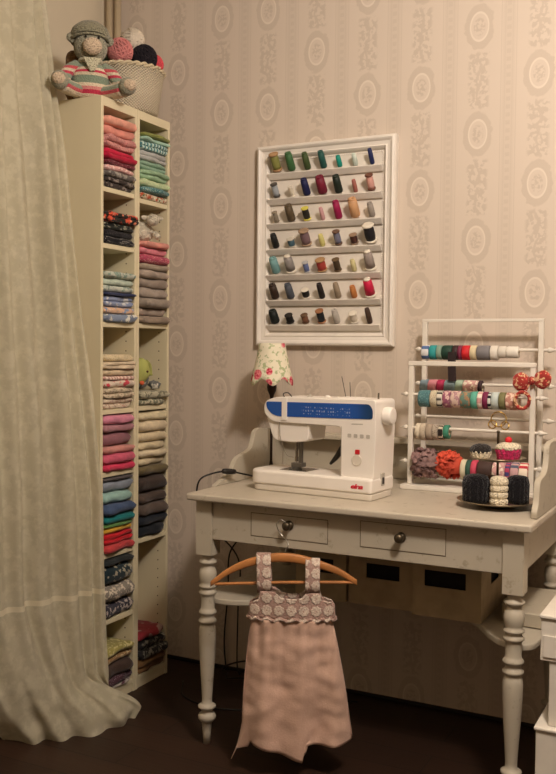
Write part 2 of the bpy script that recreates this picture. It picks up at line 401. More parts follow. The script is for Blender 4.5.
# ------------------------------------------------------------ toys on and in the shelf
def knit(c, c2=None, stripes=None, scale=1):
    key = ('k', c, c2, str(stripes))
    if key in _mats: return _mats[key]
    n = N('knit_' + str(len(_mats)))
    if stripes:
        x, y, z = n.xyz(n.coord()); ramp = n.node('ShaderNodeValToRGB'); ramp.color_ramp.interpolation = 'CONSTANT'
        n.put(ramp.inputs[0], n.m2('MULTIPLY', n.m2('SUBTRACT', z, stripes[0]), 1/stripes[1]))
        el = ramp.color_ramp.elements
        for i, (p, cc) in enumerate(stripes[2]):
            e = el[i] if i < 2 else el.new(p)
            e.position = p; e.color = lin(cc)
        n.color(ramp.outputs[0])
    else:
        a = tuple(int(c[i:i+2], 16)/255 for i in (0, 2, 4)); n.color(n.mix(n.step(n.vor(170), .1, .5), tuple(v*.72 for v in a), a) if not c2 else n.mix(n.step(n.noise(50), .45, .55), c, c2))
    n.bump(n.vor(200), .8, .004)
    _mats[key] = n.fin(.95, 0, .1, .2); return _mats[key]
SAGE = knit('96937f'); BEIGE = knit('c9b49a'); SCARF = knit('c0bba0')
STR = [(0, 'd9c9ae'), (.1, 'c23a52'), (.2, 'd58d86'), (.28, 'd9c9ae'), (.36, '7e8c78'), (.56, 'cfc0a4'), (.64, 'c23a52'), (.71, 'd9c9ae'), (.78, '8b9682'), (.9, 'd58d86')]
SWEATER = knit('aaaaaa', stripes=(0.0, .125, STR))
def limb(bm, pts, rad, n=14): tube(bm, smooth_path(pts, 5), rad, n)
FACE = math.radians(-38)         # the toys look towards the room
bear = thing('teddy_bear', 'grey-green knitted teddy bear in striped jumper sitting on the near bookcase', 'soft toy', (-1.968, -.497, SH), rz=FACE+PI/2-.12)
bear.scale = (1.17, 1.17, 1.04)
# local frame: -y is forward, x to its left
bm = bmesh.new(); lathe(bm, [(.028, .0), (.05, .012), (.058, .04), (.052, .08), (.038, .11), (.022, .125)], 24, Matrix.Diagonal((1, .8, 1, 1)))
link('body', bm, SWEATER, bear, smooth=True)
bm = bmesh.new(); ball(bm, (0, -.008, .165), .05, 3, zs=(.95, .9, 1)); link('head', bm, SAGE, bear, smooth=True)
bm = bmesh.new(); ball(bm, (0, -.055, .155), .027, 3, zs=(1, .75, 1)); link('muzzle', bm, BEIGE, bear, smooth=True)
for s in (-1, 1):
    bm = bmesh.new(); ball(bm, (s*.018, -.05, .185), .0035, 2); link('eye', bm, plain('15120f', .3, var=0), bear)
    bm = bmesh.new(); ball(bm, (s*.05, .0, .195), .017, 2, zs=(1, .5, 1)); link('ear', bm, SAGE, bear, smooth=True)
    bm = bmesh.new(); limb(bm, [(s*.035, 0, .108), (s*.062, -.012, .085), (s*.075, -.035, .052)], lambda t: .019-.002*t)
    link('sleeve', bm, knit('aaaaaa', stripes=(.04, .07, [(0, 'd9c9ae'), (.2, '8b9682'), (.4, 'c23a52'), (.55, 'd9c9ae'), (.7, 'c4555c'), (.85, '8b9682')])), bear, smooth=True)
    bm = bmesh.new(); ball(bm, (s*.077, -.042, .042), .017, 2); link('paw', bm, BEIGE, bear, smooth=True)
    bm = bmesh.new(); limb(bm, [(s*.025, -.01, .026), (s*.06, -.04, .024), (s*.085, -.075, .025)], lambda t: .022+.002*t)
    link('leg', bm, knit('aaaaaa', stripes=(.0, .05, [(0, 'd9c9ae'), (.25, 'c4555c'), (.45, '8b9682'), (.75, 'cfc0a4')])), bear, smooth=True)
    bm = bmesh.new(); ball(bm, (s*.092, -.092, .03), .027, 3, zs=(.9, .9, 1.05)); link('foot', bm, SAGE, bear, smooth=True)
    bm = bmesh.new(); ball(bm, (s*.096, -.108, .03), .019, 2, zs=(1, .7, 1)); link('sole', bm, BEIGE, bear, smooth=True)
bm = bmesh.new(); lathe(bm, [(.052, .0), (.056, .012), (.05, .03), (.035, .045), (.0, .05)], 24, T(0, .002, .196) @ RX(-.15), caps=False)
lathe(bm, [(.05, .004), (.058, .0), (.054, -.006), (.048, -.004)], 24, T(0, .002, .19) @ RX(-.15), caps=False)
link('hat', bm, knit('8b8771'), bear, smooth=True)
bm = bmesh.new(); lathe(bm, [(.028, 0), (.036, .006), (.034, .016), (.026, .02)], 20, T(0, -.004, .112), caps=False)
prism(bm, [(-.026, .122), (.026, .122), (.008, .082), (-.006, .080)], 'y', -.052, -.042)
link('scarf', bm, SCARF, bear, smooth=False, bevel=.002)
# brown plush behind the bear
br = thing('brown_plush_toy', 'small brown plush toy half hidden behind the teddy bear', 'soft toy', (-2.045, -.49, SH))
bm = bmesh.new(); ball(bm, (0, 0, .07), .035, 3, .1, 3, zs=(1, .8, 1.95)); link('body', bm, knit('8a6a45'), br, smooth=True)
bm = bmesh.new(); ball(bm, (-.0, 0, .145), .028, 3, .1, 3, zs=(1, .8, 1.2)); link('head', bm, knit('7d5f3d'), br, smooth=True)

# basket with yarn
def wicker():
    n = N('wicker'); x, y, z = n.xyz(n.coord())
    ang = n.m2('ARCTAN2', y, x)
    a = n.m2('SINE', n.m2('MULTIPLY', ang, 60.0)); b = n.m2('SINE', n.m2('MULTIPLY', z, 620.0))
    h = n.m2('ADD', n.m2('MULTIPLY', n.m2('MULTIPLY', a, b), .5), .5)
    n.color(n.mix(h, 'b0a28a', 'ddd1b8')); n.bump(h, .9, .005); return n.fin(.75)
bk = thing('wicker_basket', 'round cream wicker basket of yarn balls on top of the bookcases', 'basket', (-1.975, -.275, SH))
bk.scale = (1.0, 1.0, .97)
bm = bmesh.new(); lathe(bm, [(.0, .002), (.098, .002), (.104, .01), (.125, .155), (.119, .155), (.098, .014), (.0, .014)], 48, caps=False); link('basket_wall', bm, wicker(), bk, smooth=True)
bm = bmesh.new()
for ph in (0, PI):
    pts = [((.123+.005*math.cos(k*.9+ph))*math.cos(2*PI*k/96), (.123+.005*math.cos(k*.9+ph))*math.sin(2*PI*k/96), .158+.005*math.sin(k*.9+ph)) for k in range(97)]
    tube(bm, pts, .005, 6)
link('rim', bm, plain('cfc0a0', .7), bk, smooth=True)
def yarn(c, loc, r, label, seed):
    o_ = thing('yarn_ball', label, 'yarn', loc, group='balls of yarn in the wicker basket')
    bm = bmesh.new(); ball(bm, (0, 0, 0), r*.95, 3)
    link('core', bm, plain(c, .95, var=.2, bumps=.6, bscale=120), o_, smooth=True)
    bm = bmesh.new(); q = random.Random(seed)
    for s in range(8):
        ax = Vector((q.gauss(0, 1), q.gauss(0, 1), q.gauss(0, 1))).normalized(); a = ax.orthogonal().normalized(); b = ax.cross(a)
        for off in (-.3, 0, .3):
            rr = r*math.cos(off); cc = ax*r*math.sin(off)
            tube(bm, [cc + a*rr*math.cos(2*PI*k/20) + b*rr*math.sin(2*PI*k/20) for k in range(21)], r*.075, 5, caps=False)
    link('wound_strands', bm, plain(c, .95, var=.15, bumps=.4, bscale=200), o_, smooth=True)
yarn('e6dac6', (-1.985, -.24, SH+.278), .042, 'white ball of yarn at the top of the heap in the basket', 1)
yarn('d98a86', (-1.96, -.345, SH+.207), .043, 'pink ball of yarn beside the bear in the basket', 2)
yarn('1f1a22', (-1.945, -.225, SH+.215), .045, 'black ball of yarn in the middle of the basket', 3)
yarn('e0555f', (-1.945, -.168, SH+.208), .036, 'coral red ball of yarn at the far rim of the basket', 4)
yarn('6f8b7a', (-2.035, -.31, SH+.205), .045, 'grey-green ball of yarn low behind the pink one', 5)

# lamb and green toy inside the far bookcase
zt = zR(237)+.002
lamb = thing('toy_lamb', 'shaggy pale grey toy lamb lying on the pink fabrics', 'soft toy', (-1.94, -.245, zt), rz=FACE+PI/2)
W = knit('bdb5a2', 'd8d0bc')
bm = bmesh.new(); ball(bm, (-.01, .0, .037), .042, 4, .22, 5, zs=(1.3, .9, .88)); link('body', bm, W, lamb, smooth=True)
bm = bmesh.new(); ball(bm, (.028, -.045, .075), .023, 3, .12, 4, zs=(1, 1.2, .95)); link('head', bm, W, lamb, smooth=True)
for s in (-1, 1):
    bm = bmesh.new(); ball(bm, (.028+s*.026, -.038, .083), .012, 2, zs=(1.4, .6, .7)); link('ear', bm, W, lamb, smooth=True)
    bm = bmesh.new(); ball(bm, (.028+s*.010, -.066, .083), .0028, 1); link('eye', bm, plain('15120f', .3, var=0), lamb)
    bm = bmesh.new(); limb(bm, [(.01+s*.03, -.03, .03), (.012+s*.035, -.05, .015)], .011); link('leg', bm, W, lamb, smooth=True)
zt = zR(388)+.002
gr = thing('green_toy_rabbit', 'lime green toy with beady eyes and an orange nose in the far bookcase', 'soft toy', (-1.94, -.252, zt), rz=FACE+PI/2-.1)
G = plain('a9ad62', .9, var=.12, bumps=.4, bscale=150)
bm = bmesh.new(); ball(bm, (0, .02, .04), .038, 3, .08, 3, zs=(1, .9, 1.05)); link('body', bm, cloth('6f7373', 'b5b5ac', 'floral', .6), gr, smooth=True)
bm = bmesh.new(); vs = ball(bm, (0, -.022, .065), .033, 3, zs=(1, .85, 1.5))
for v in vs:
    if v.co.z < .05: k = (v.co.z-.015)/.035; v.co.x *= .45+.55*max(0, k)
link('head', bm, G, gr, smooth=True)
for s in (-1, 1):
    bm = bmesh.new(); ball(bm, (s*.020, -.046, .066), .0042, 2); link('eye', bm, plain('4a2418', .2, var=0), gr)
    bm = bmesh.new(); limb(bm, [(s*.022, -.01, .10), (s*.036, .0, .085), (s*.042, .0, .05)], lambda t: .009*(1-.3*t)); link('ear', bm, G, gr, smooth=True)
bm = bmesh.new(); ball(bm, (0, -.05, .026), .0085, 2, zs=(1, .8, .9)); link('nose', bm, plain('d9653f', .7), gr, smooth=True)
for k, (x, w) in enumerate(((-.048, 'grey scrap of cloth tucked left of the green toy'), (.050, 'white and grey scrap of cloth tucked right of the green toy'))):
    bm = bmesh.new(); ball(bm, (0, 0, .017), .02, 3, .5, 4, k, zs=(1, 1, .8))
    o = link('cloth_scrap', bm, cloth('6d6f6c', 'cfcabb', 'floral', .5 + .3*k), None, smooth=True)
    o.location = gr.matrix_basis @ Vector((x, -.02, 0)) if False else (-1.94 + .02*k + .01, -.252 + x, zt); tag(o, w, 'fabric', 'cloth scraps beside the green toy')

# ------------------------------------------------------------ curtain
def curtain_mat():
    n = N('sheer_lace_curtain'); x, y, z = n.xyz(n.coord())
    lace = n.m2('MULTIPLY', n.step(n.noise(24, 5, rough=.65), .44, .60), .5); fl = n.step(n.vor(12, out='Distance'), .42, .25)
    c = n.mix(n.m2('MULTIPLY', n.m2('ADD', lace, n.m2('MULTIPLY', fl, n.noise(60, 2))), .55), 'cfc8ae', 'ddd6c0')
    seam = n.m2('MAXIMUM', n.m2('COMPARE', z, .418, .0085), 0.0)
    c = n.mix(n.m2('MULTIPLY', seam, .8), c, 'e0d8c0')
    n.color(c); n.fin(.9, 0, .1, .1); n.bump(n.noise(120, 3), .25, .003)
    tr = n.node('ShaderNodeBsdfTranslucent'); n.put(tr.inputs[0], c)
    tp = n.node('ShaderNodeBsdfTransparent')
    a = n.node('ShaderNodeMixShader'); a.inputs[0].default_value = .3; n.t.links.new(n.b.outputs[0], a.inputs[1]); n.t.links.new(tr.outputs[0], a.inputs[2])
    b = n.node('ShaderNodeMixShader'); n.put(b.inputs[0], n.m2('SUBTRACT', .2, n.m2('MULTIPLY', n.m2('ADD', lace, seam), .18), clamp=True)); n.t.links.new(a.outputs[0], b.inputs[1]); n.t.links.new(tp.outputs[0], b.inputs[2])
    n.t.links.new(b.outputs[0], n.out.inputs[0]); return n.m
def interp(tab, v):
    for (a, x), (b, y) in zip(tab, tab[1:]):
        if a <= v <= b: t = (v-a)/(b-a); return x+(y-x)*t
    return tab[0][1] if v < tab[0][0] else tab[-1][1]
EDGE = [(0, -1.80), (.1, -1.812), (.27, -1.822), (.72, -1.830), (1.035, -1.866), (1.32, -1.915), (1.82, -1.985), (2.02, -2.024), (2.33, -2.078), (2.74, -2.14)]
def poly(pts, s):
    L = [0]; P = [Vector(p) for p in pts]
    for a, b in zip(P, P[1:]): L.append(L[-1]+(b-a).length)
    d = s*L[-1]
    for i in range(len(P)-1):
        if d <= L[i+1]+1e-9: return P[i].lerp(P[i+1], (d-L[i])/(L[i+1]-L[i]))
    return P[-1]
def curtain():
    bm = bmesh.new(); NS, NT = 200, 130
    hem = smooth_path([(-1.835, -.575, 0), (-1.775, -.52, 0), (-1.738, -.52, 0), (-1.735, -.60, 0), (-1.765, -.70, 0), (-1.87, -.82, 0), (-1.955, -.87, 0), (-2.02, -.86, 0), (-2.1, -.79, 0), (-2.15, -.73, 0), (-2.2, -.70, 0)], 6)
    rows = []
    for j in range(NT+1):
        t = j/NT; z = 2.74*(t**1.35); row = []
        for i in range(NS+1):
            s = i/NS
            ex = interp(EDGE, z); ey = -.585 - .02*math.sin(z*1.3)
            start = Vector((ex, ey)); mid = Vector((ex*.35 + -2.02*.65, -.80)); end = Vector((-2.04, -1.5))
            p = (start*(1-s)**2 + mid*2*s*(1-s) + end*s*s)
            d = (mid-start)*2*(1-s) + (end-mid)*2*s; d.normalize(); nrm = Vector((-d.y, d.x))
            amp = .017 + .014*noise.noise(Vector((s*9, z*.45, 3))); ph = s*62 + 1.1*noise.noise(Vector((s*4, z*.7, 0))) + 1.2*math.sin(s*11)
            k = min(1, s*12)
            off = k*(amp*math.sin(ph) + .010*math.sin(ph*.43+1.3+z*.6)) + .007*noise.noise(Vector((s*30, z*3, 7)))
            p = p + nrm*off
            P = Vector((p.x, p.y, z))
            if z < .55:
                h = poly(hem, s)
                wob = .018*math.sin(s*55+2*noise.noise(Vector((s*6, 1, 1)))) + .012*noise.noise(Vector((s*25, z*20, 0)))
                hp = Vector((h.x + wob*.7, h.y - wob*.5, 0))
                qr = max(0, 1-max(0, z-.03)/.13); qr = qr*qr*(3-2*qr); ql = max(0, 1-z/.5)**1.8; ws = min(1, max(0, (s-.12)/.3)); q = qr*(1-ws)+ql*ws; hp += (Vector((start.x, start.y, 0))-hp)*(.25*max(0, 1-z/.03)*(1-ws))
                P.x = P.x*(1-q)+hp.x*q; P.y = P.y*(1-q)+hp.y*q
            row.append(bm.verts.new(P))
        rows.append(row)
    for a, b in zip(rows, rows[1:]):
        for i in range(NS): bm.faces.new((a[i], a[i+1], b[i+1], b[i]))
    o = link('sheer_curtain', bm, curtain_mat(), None, smooth=True)
    tag(o, 'long cream lace curtain falling to the floor left of the bookcases', 'curtain'); return o
curtain()

# ------------------------------------------------------------ table
def painted(c='b9b09e', c2='8a7e68', name='worn_paint', rough=.5):
    n = N(name)
    wear = n.step(n.noise(22, 5, rough=.7), .57, .68); spot = n.step(n.noise(5, 3), .4, .7)
    n.color(n.mix(n.m2('MULTIPLY', wear, .55), n.mix(n.m2('MULTIPLY', spot, .3), c, 'a89e8a'), c2)); n.bump(n.noise(60, 4), .12, .002); return n.fin(rough)
M_tab = painted(); M_top = painted('bfb5a4', '857860', 'worn_top', .38)
M_brass = plain('5c5140', .4, .7, var=.2, scale=60)
tb = thing('writing_table', 'old cream-painted table with turned legs, two drawers and a raised gallery', 'table', (-.978, -.335, 0))
OX, OY = -.978, -.335
def tbx(name, X0, X1, Y0, Y1, Z0, Z1, mat=M_tab, bevel=.002, parent=tb, seg=2): return boxo(name, (X0-OX, X1-OX, Y0-OY, Y1-OY, Z0, Z1), mat, parent, bevel=bevel, seg=seg)
tbx('table_top', -1.484, -.466, -.650, -.012, .749, .770, M_top, .006, seg=3)
LX, LY = (-1.437, -.516), (-.597, -.068)
PROF = [(.0105, 0), (.0125, .035), (.0155, .066), (.020, .070), (.0265, .078), (.027, .085), (.024, .092), (.0165, .096), (.016, .104), (.021, .108), (.027, .113), (.027, .118), (.021, .122), (.0155, .126),
        (.0155, .140), (.0185, .19), (.0225, .25), (.0255, .31), (.0262, .345), (.0235, .362), (.0195, .368), (.022, .371), (.027, .376), (.027, .381), (.0215, .386), (.0195, .392), (.0215, .398), (.027, .403), (.027, .408), (.0225, .413),
        (.0208, .420), (.0205, .452), (.0215, .458), (.027, .463), (.027, .468), (.0215, .473), (.0205, .476), (.022, .479), (.027, .483), (.027, .488), (.0215, .492), (.0235, .499), (.0268, .512), (.0268, .524), (.0235, .537), (.0165, .545), (.0170, .549),
        (.023, .553), (.0268, .557), (.0265, .562), (.018, .567), (.0165, .572), (.019, .578), (.021, .583)]
for x in LX:
    for y in LY:
        bm = bmesh.new(); lathe(bm, PROF, 28, T(x-OX, y-OY, 0)); 
        for f in bm.faces: f.smooth = True
        box(bm, x-OX-.0265, x-OX+.0265, y-OY-.0265, y-OY+.0265, .583, .749); link('leg', bm, M_tab, tb)
# aprons
tbx('apron', LX[0]+.0265, LX[1]-.0265, -.616, -.600, .632, .749)
tbx('apron', LX[0]+.0265, LX[1]-.0265, -.075, -.060, .632, .749)
tbx('apron', LX[0]-.018, LX[0]-.002, LY[0]+.0265, LY[1]-.0265, .632, .749)
tbx('apron', LX[1]+.002, LX[1]+.018, LY[0]+.0265, LY[1]-.0265, .632, .749)
M_gap = plain('6b5f4e', .9, var=0)
def drawer(x0, x1, z0, z1, kx, kz):
    d = tbx('drawer', x0, x1, -.6175, -.6005, z0, z1, M_tab, .0015)
    bm = bmesh.new(); g = .0018
    for a in ((x0-g, x0, z0-g, z1+g), (x1, x1+g, z0-g, z1+g), (x0, x1, z0-g, z0), (x0, x1, z1, z1+g)):
        box(bm, a[0]-OX, a[1]-OX, -.6166-OY, -.61-OY, a[2], a[3])
    link('gap', bm, M_gap, d)
    bm = bmesh.new(); lathe(bm, [(.013, 0), (.014, .003), (.008, .005), (.006, .012), (.009, .014), (.0125, .019), (.0128, .024), (.010, .029), (.004, .031)], 20, T(kx-OX, -.6175-OY, kz) @ RX(PI/2))
    link('knob', bm, M_brass, d, smooth=True)
drawer(-1.278, -1.035, .658, .724, -1.153, .700)
drawer(-.935, -.695, .662, .732, -.817, .700)
# gallery: side scrolls, back board, ledge
def scroll(x0, x1, name='gallery_side'):
    pts = smooth_path([(-.560, .771, 0), (-.562, .790, 0), (-.545, .812, 0), (-.535, .85, 0), (-.520, .868, 0), (-.47, .874, 0), (-.44, .885, 0), (-.425, .91, 0), (-.415, .945, 0), (-.39, .955, 0), (-.35, .957, 0)] if name == 'gallery_side_r' else
        [(-.50, .771, 0), (-.46, .785, 0), (-.40, .808, 0), (-.36, .846, 0), (-.30, .860, 0), (-.265, .872, 0), (-.248, .90, 0), (-.235, .925, 0), (-.20, .934, 0), (-.16, .928, 0)], 5)
    zt_ = pts[-1].y
    out = [(p.x, p.y) for p in pts] + [(-.03, zt_), (-.03, .771)]
    bm = bmesh.new(); prism(bm, [(a-OY, b) for a, b in out], 'x', x0-OX, x1-OX); return link('gallery_side', bm, M_tab, tb, bevel=.002)
scroll(-1.488, -1.472); scroll(-.486, -.470, 'gallery_side_r')
tbx('gallery_back', -1.472, -.486, -.030, -.016, .7705, .895)
tbx('gallery_ledge', -1.472, -.486, -.085, -.016, .895, .914, M_tab, .004)
# lower shelf with a scooped front
pts = smooth_path([(-1.49, -.50, 0), (-1.478, -.555, 0), (-1.43, -.575, 0), (-1.37, -.572, 0), (-1.30, -.53, 0), (-1.22, -.43, 0), (-1.12, -.375, 0), (-.98, -.36, 0), (-.82, -.36, 0), (-.72, -.375, 0), (-.655, -.43, 0), (-.60, -.515, 0), (-.555, -.56, 0), (-.51, -.572, 0), (-.475, -.55, 0), (-.465, -.48, 0)], 5)
bm = bmesh.new(); prism(bm, [(p.x-OX, p.y-OY) for p in pts] + [(-.465-OX, -.05-OY), (-1.49-OX, -.05-OY)], 'z', .425, .443); link('lower_shelf', bm, M_tab, tb, bevel=.004)

# storage boxes under the table
M_box = plain('b3a283', .8, var=.08, scale=20)
def storage(x0, x1, z0, z1, yf, label, slot=(.3, .75)):
    t = thing('storage_box', label, 'box', ((x0+x1)/2, yf+.16, z0), group='cardboard boxes on the lower shelf')
    cx, cy = (x0+x1)/2, yf+.16; w = .003
    bm = bmesh.new(); sx0, sx1 = x0+(x1-x0)*slot[0], x0+(x1-x0)*slot[1]; zs0, zs1 = z0+(z1-z0)*.52, z0+(z1-z0)*.80
    def bb(a, b, c, d, e, f): box(bm, a-cx, b-cx, c-cy, d-cy, e-z0, f-z0)
    for yy in (yf, yf+.317): 
        bb(x0, sx0, yy, yy+w, z0, z1); bb(sx1, x1, yy, yy+w, z0, z1); bb(sx0, sx1, yy, yy+w, z0, zs0); bb(sx0, sx1, yy, yy+w, zs1, z1)
    for xx in (x0, x1-w):
        bb(xx, xx+w, yf+w, yf+.11, z0, z1); bb(xx, xx+w, yf+.21, yf+.317, z0, z1); bb(xx, xx+w, yf+.11, yf+.21, z0, zs0); bb(xx, xx+w, yf+.11, yf+.21, zs1, z1)
    bb(x0+w, x1-w, yf+w, yf+.317, z0, z0+w)
    link('box_body', bm, M_box, t)
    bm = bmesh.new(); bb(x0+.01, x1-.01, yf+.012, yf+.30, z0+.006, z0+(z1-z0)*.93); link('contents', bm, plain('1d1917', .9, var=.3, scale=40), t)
storage(-1.222, -1.055, .4445, .60, -.43, 'cardboard storage box half hidden behind the hanging dress', (.35, .75))
storage(-1.048, -.848, .4445, .602, -.425, 'cardboard storage box between the dress and the box nearest the right leg', (.28, .80))
storage(-.840, -.640, .4445, .612, -.45, 'cardboard storage box nearest the right front leg of the table', (.18, .78))
# rounded board lying on the lower shelf
bm = bmesh.new()
pts = smooth_path([(-.60, -.13, 0), (-.605, -.30, 0), (-.60, -.37, 0), (-.57, -.405, 0), (-.52, -.42, 0), (-.40, -.43, 0), (-.33, -.43, 0), (-.30, -.40, 0), (-.29, -.13, 0)], 5)
prism(bm, [(p.x, p.y) for p in pts], 'z', .4445, .486)
o = link('rounded_board', bm, painted('b8ae9a', '8f836c', 'board_paint'), None, bevel=.012, seg=4)
tag(o, 'thick cream board with a rounded corner lying on the lower shelf behind the right leg', 'board')

# ------------------------------------------------------------ white pedestal at the right edge
pd = thing('white_pedestal', 'white painted wooden pedestal cut off by the right edge beside the table', 'cabinet', (-.25, -.55, 0))
M_w = plain('e2dbce', .5, var=.04)
def pbx(name, *d, bevel=.003): return boxo(name, (d[0]+.25, d[1]+.25, d[2]+.55, d[3]+.55, d[4], d[5]), M_w, pd, bevel=bevel)
pbx('lower_cabinet', -.434, -.08, -.71, -.47, 0, .283)
pbx('lower_cap', -.438, -.075, -.715, -.466, .283, .292)
pbx('column', -.408, -.10, -.695, -.48, .292, .452)
pbx('drawer_case', -.429, -.085, -.70, -.47, .452, .560)
pbx('top_cap', -.432, -.08, -.705, -.467, .556, .566)
pbx('drawer_front', -.422, -.09, -.7035, -.70, .462, .516, bevel=.0015)

# ------------------------------------------------------------ thread spool display on the wall
M_fr = plain('e6dfd4', .45, var=.03)
M_inner = plain('e2dacd', .6, var=.03)
fr = thing('spool_rack', 'white moulded picture frame fitted with seven ledges of thread spools', 'rack', (-1.33, 0, 1.571))
FX0, FX1, FZ0, FZ1 = -1.590, -1.064, 1.216, 1.929
def frect(ins, y): return [Vector((x+1.33, y, z-1.571)) for x, z in ((FX0+ins, FZ0+ins), (FX1-ins, FZ0+ins), (FX1-ins, FZ1-ins), (FX0+ins, FZ1-ins))]
bm = bmesh.new(); prof = [(0, -.001), (0, -.022), (.004, -.030), (.010, -.032), (.016, -.028), (.020, -.022), (.032, -.019), (.036, -.022), (.040, -.018), (.044, -.012), (.046, -.001)]
rows = [[bm.verts.new(p) for p in frect(i, y)] for i, y in prof]
for a, b in zip(rows, rows[1:]):
    for k in range(4): bm.faces.new((a[k], a[(k+1) % 4], b[(k+1) % 4], b[k]))
link('moulding', bm, M_fr, fr, bevel=0)
boxo('backing_board', (FX0+.04+1.33, FX1-.04+1.33, -.004, -.001, FZ0+.04-1.571, FZ1-.04-1.571), M_inner, fr, bevel=0)
bm = bmesh.new()
bx0, bx1, bz0, bz1 = FX0+.052+1.33, FX1-.052+1.33, FZ0+.052-1.571, FZ1-.052-1.571
def beads(a, b):
    n_ = int((b-a).length/.0068)
    for k in range(n_): bmesh.ops.create_icosphere(bm, subdivisions=1, radius=.0026, matrix=Matrix.Translation(a.lerp(b, (k+.5)/n_)))
beads(Vector((bx0, -.0055, bz0)), Vector((bx0, -.0055, bz1))); beads(Vector((bx1, -.0055, bz0)), Vector((bx1, -.0055, bz1))); beads(Vector((bx0, -.0055, bz1)), Vector((bx1, -.0055, bz1)))
link('beading', bm, M_fr, fr)
LEDGE = [1.829, 1.739, 1.651, 1.560, 1.469, 1.378, 1.290]
for z in LEDGE:
    bm = bmesh.new(); prism(bm, [(-.004, z+.001-1.571), (-.029, z+.001-1.571), (-.030, z-.002-1.571), (-.014, z-.020-1.571), (-.004, z-.020-1.571)], 'x', -1.547+1.33, -1.113+1.33)
    link('ledge', bm, M_fr, fr, bevel=.001)
LEAN = math.radians(36)
def spool(row, colm, h, r, col, words, style='tube', end=None):
    x = -1.513 + colm*.0606 + rnd.uniform(-.002, .002); z = LEDGE[row] + .0018 + r*math.sin(LEAN)
    t = thing('thread_spool', f'{words} on the {ORD[row].replace("topmost", "top").replace(" from top", "")} ledge, {["leftmost", "second from left", "third from left", "middle", "third from right", "second from right", "rightmost"][colm]}', 'thread spool', (x, -.0155, z), group='thread spools on the wall rack')
    t.rotation_euler = (LEAN, 0, 0)
    bm = bmesh.new(); m = plain(col, .5, var=.10, bumps=.5, bscale=300)
    e = plain(end or col, .5, var=.05)
    if style == 'tube':
        lathe(bm, [(r*.9, h*.03), (r, h*.08), (r*.97, h*.5), (r*.90, h*.90), (r*.7, h*.93)], 18)
        link('thread', bm, m, t, smooth=False)
        bm = bmesh.new(); lathe(bm, [(r*.85, 0), (r*.95, h*.03)], 16); link('foot_rim', bm, e, t); bm = bmesh.new(); lathe(bm, [(r*.55, h*.90), (r*.78, h*.94), (r*.8, h), (r*.35, h), (r*.35, h*.93)], 16, caps=False); link('cone', bm, e, t)
    elif style == 'spool':
        lathe(bm, [(r*.78, h*.10), (r*.86, h*.3), (r*.88, h*.5), (r*.84, h*.75), (r*.74, h*.9)], 18); link('thread', bm, m, t)
        for a in (0, .88):
            bm = bmesh.new(); lathe(bm, [(r*.8, h*a), (r, h*(a+.02)), (r, h*(a+.10)), (r*.75, h*(a+.12))], 18); link('flange', bm, e, t)
    elif style == 'cone':
        lathe(bm, [(r*1.0, h*.12), (r*.98, h*.5), (r*.86, h*.88), (r*.6, h*.92)], 20); link('thread', bm, m, t)
        bm = bmesh.new(); lathe(bm, [(r*1.15, 0), (r*1.18, h*.05), (r*1.08, h*.11)], 20); link('foot_rim', bm, e, t); bm = bmesh.new(); lathe(bm, [(r*.5, h*.9), (r*.72, h*.93), (r*.66, h), (r*.3, h)], 16); link('cone', bm, e, t)
    for o in t.children:
        for p in o.data.polygons: p.use_smooth = len(p.vertices) == 4
    return t
K = 1/3.97/318
def S(row, colm, y0, y1, w, c, words, style='tube', end=None): spool(row, colm, (y1-y0)*K*.95, w*K/2, c, words, style, end)
WD = 'b08a60'; WH = 'e4dccb'
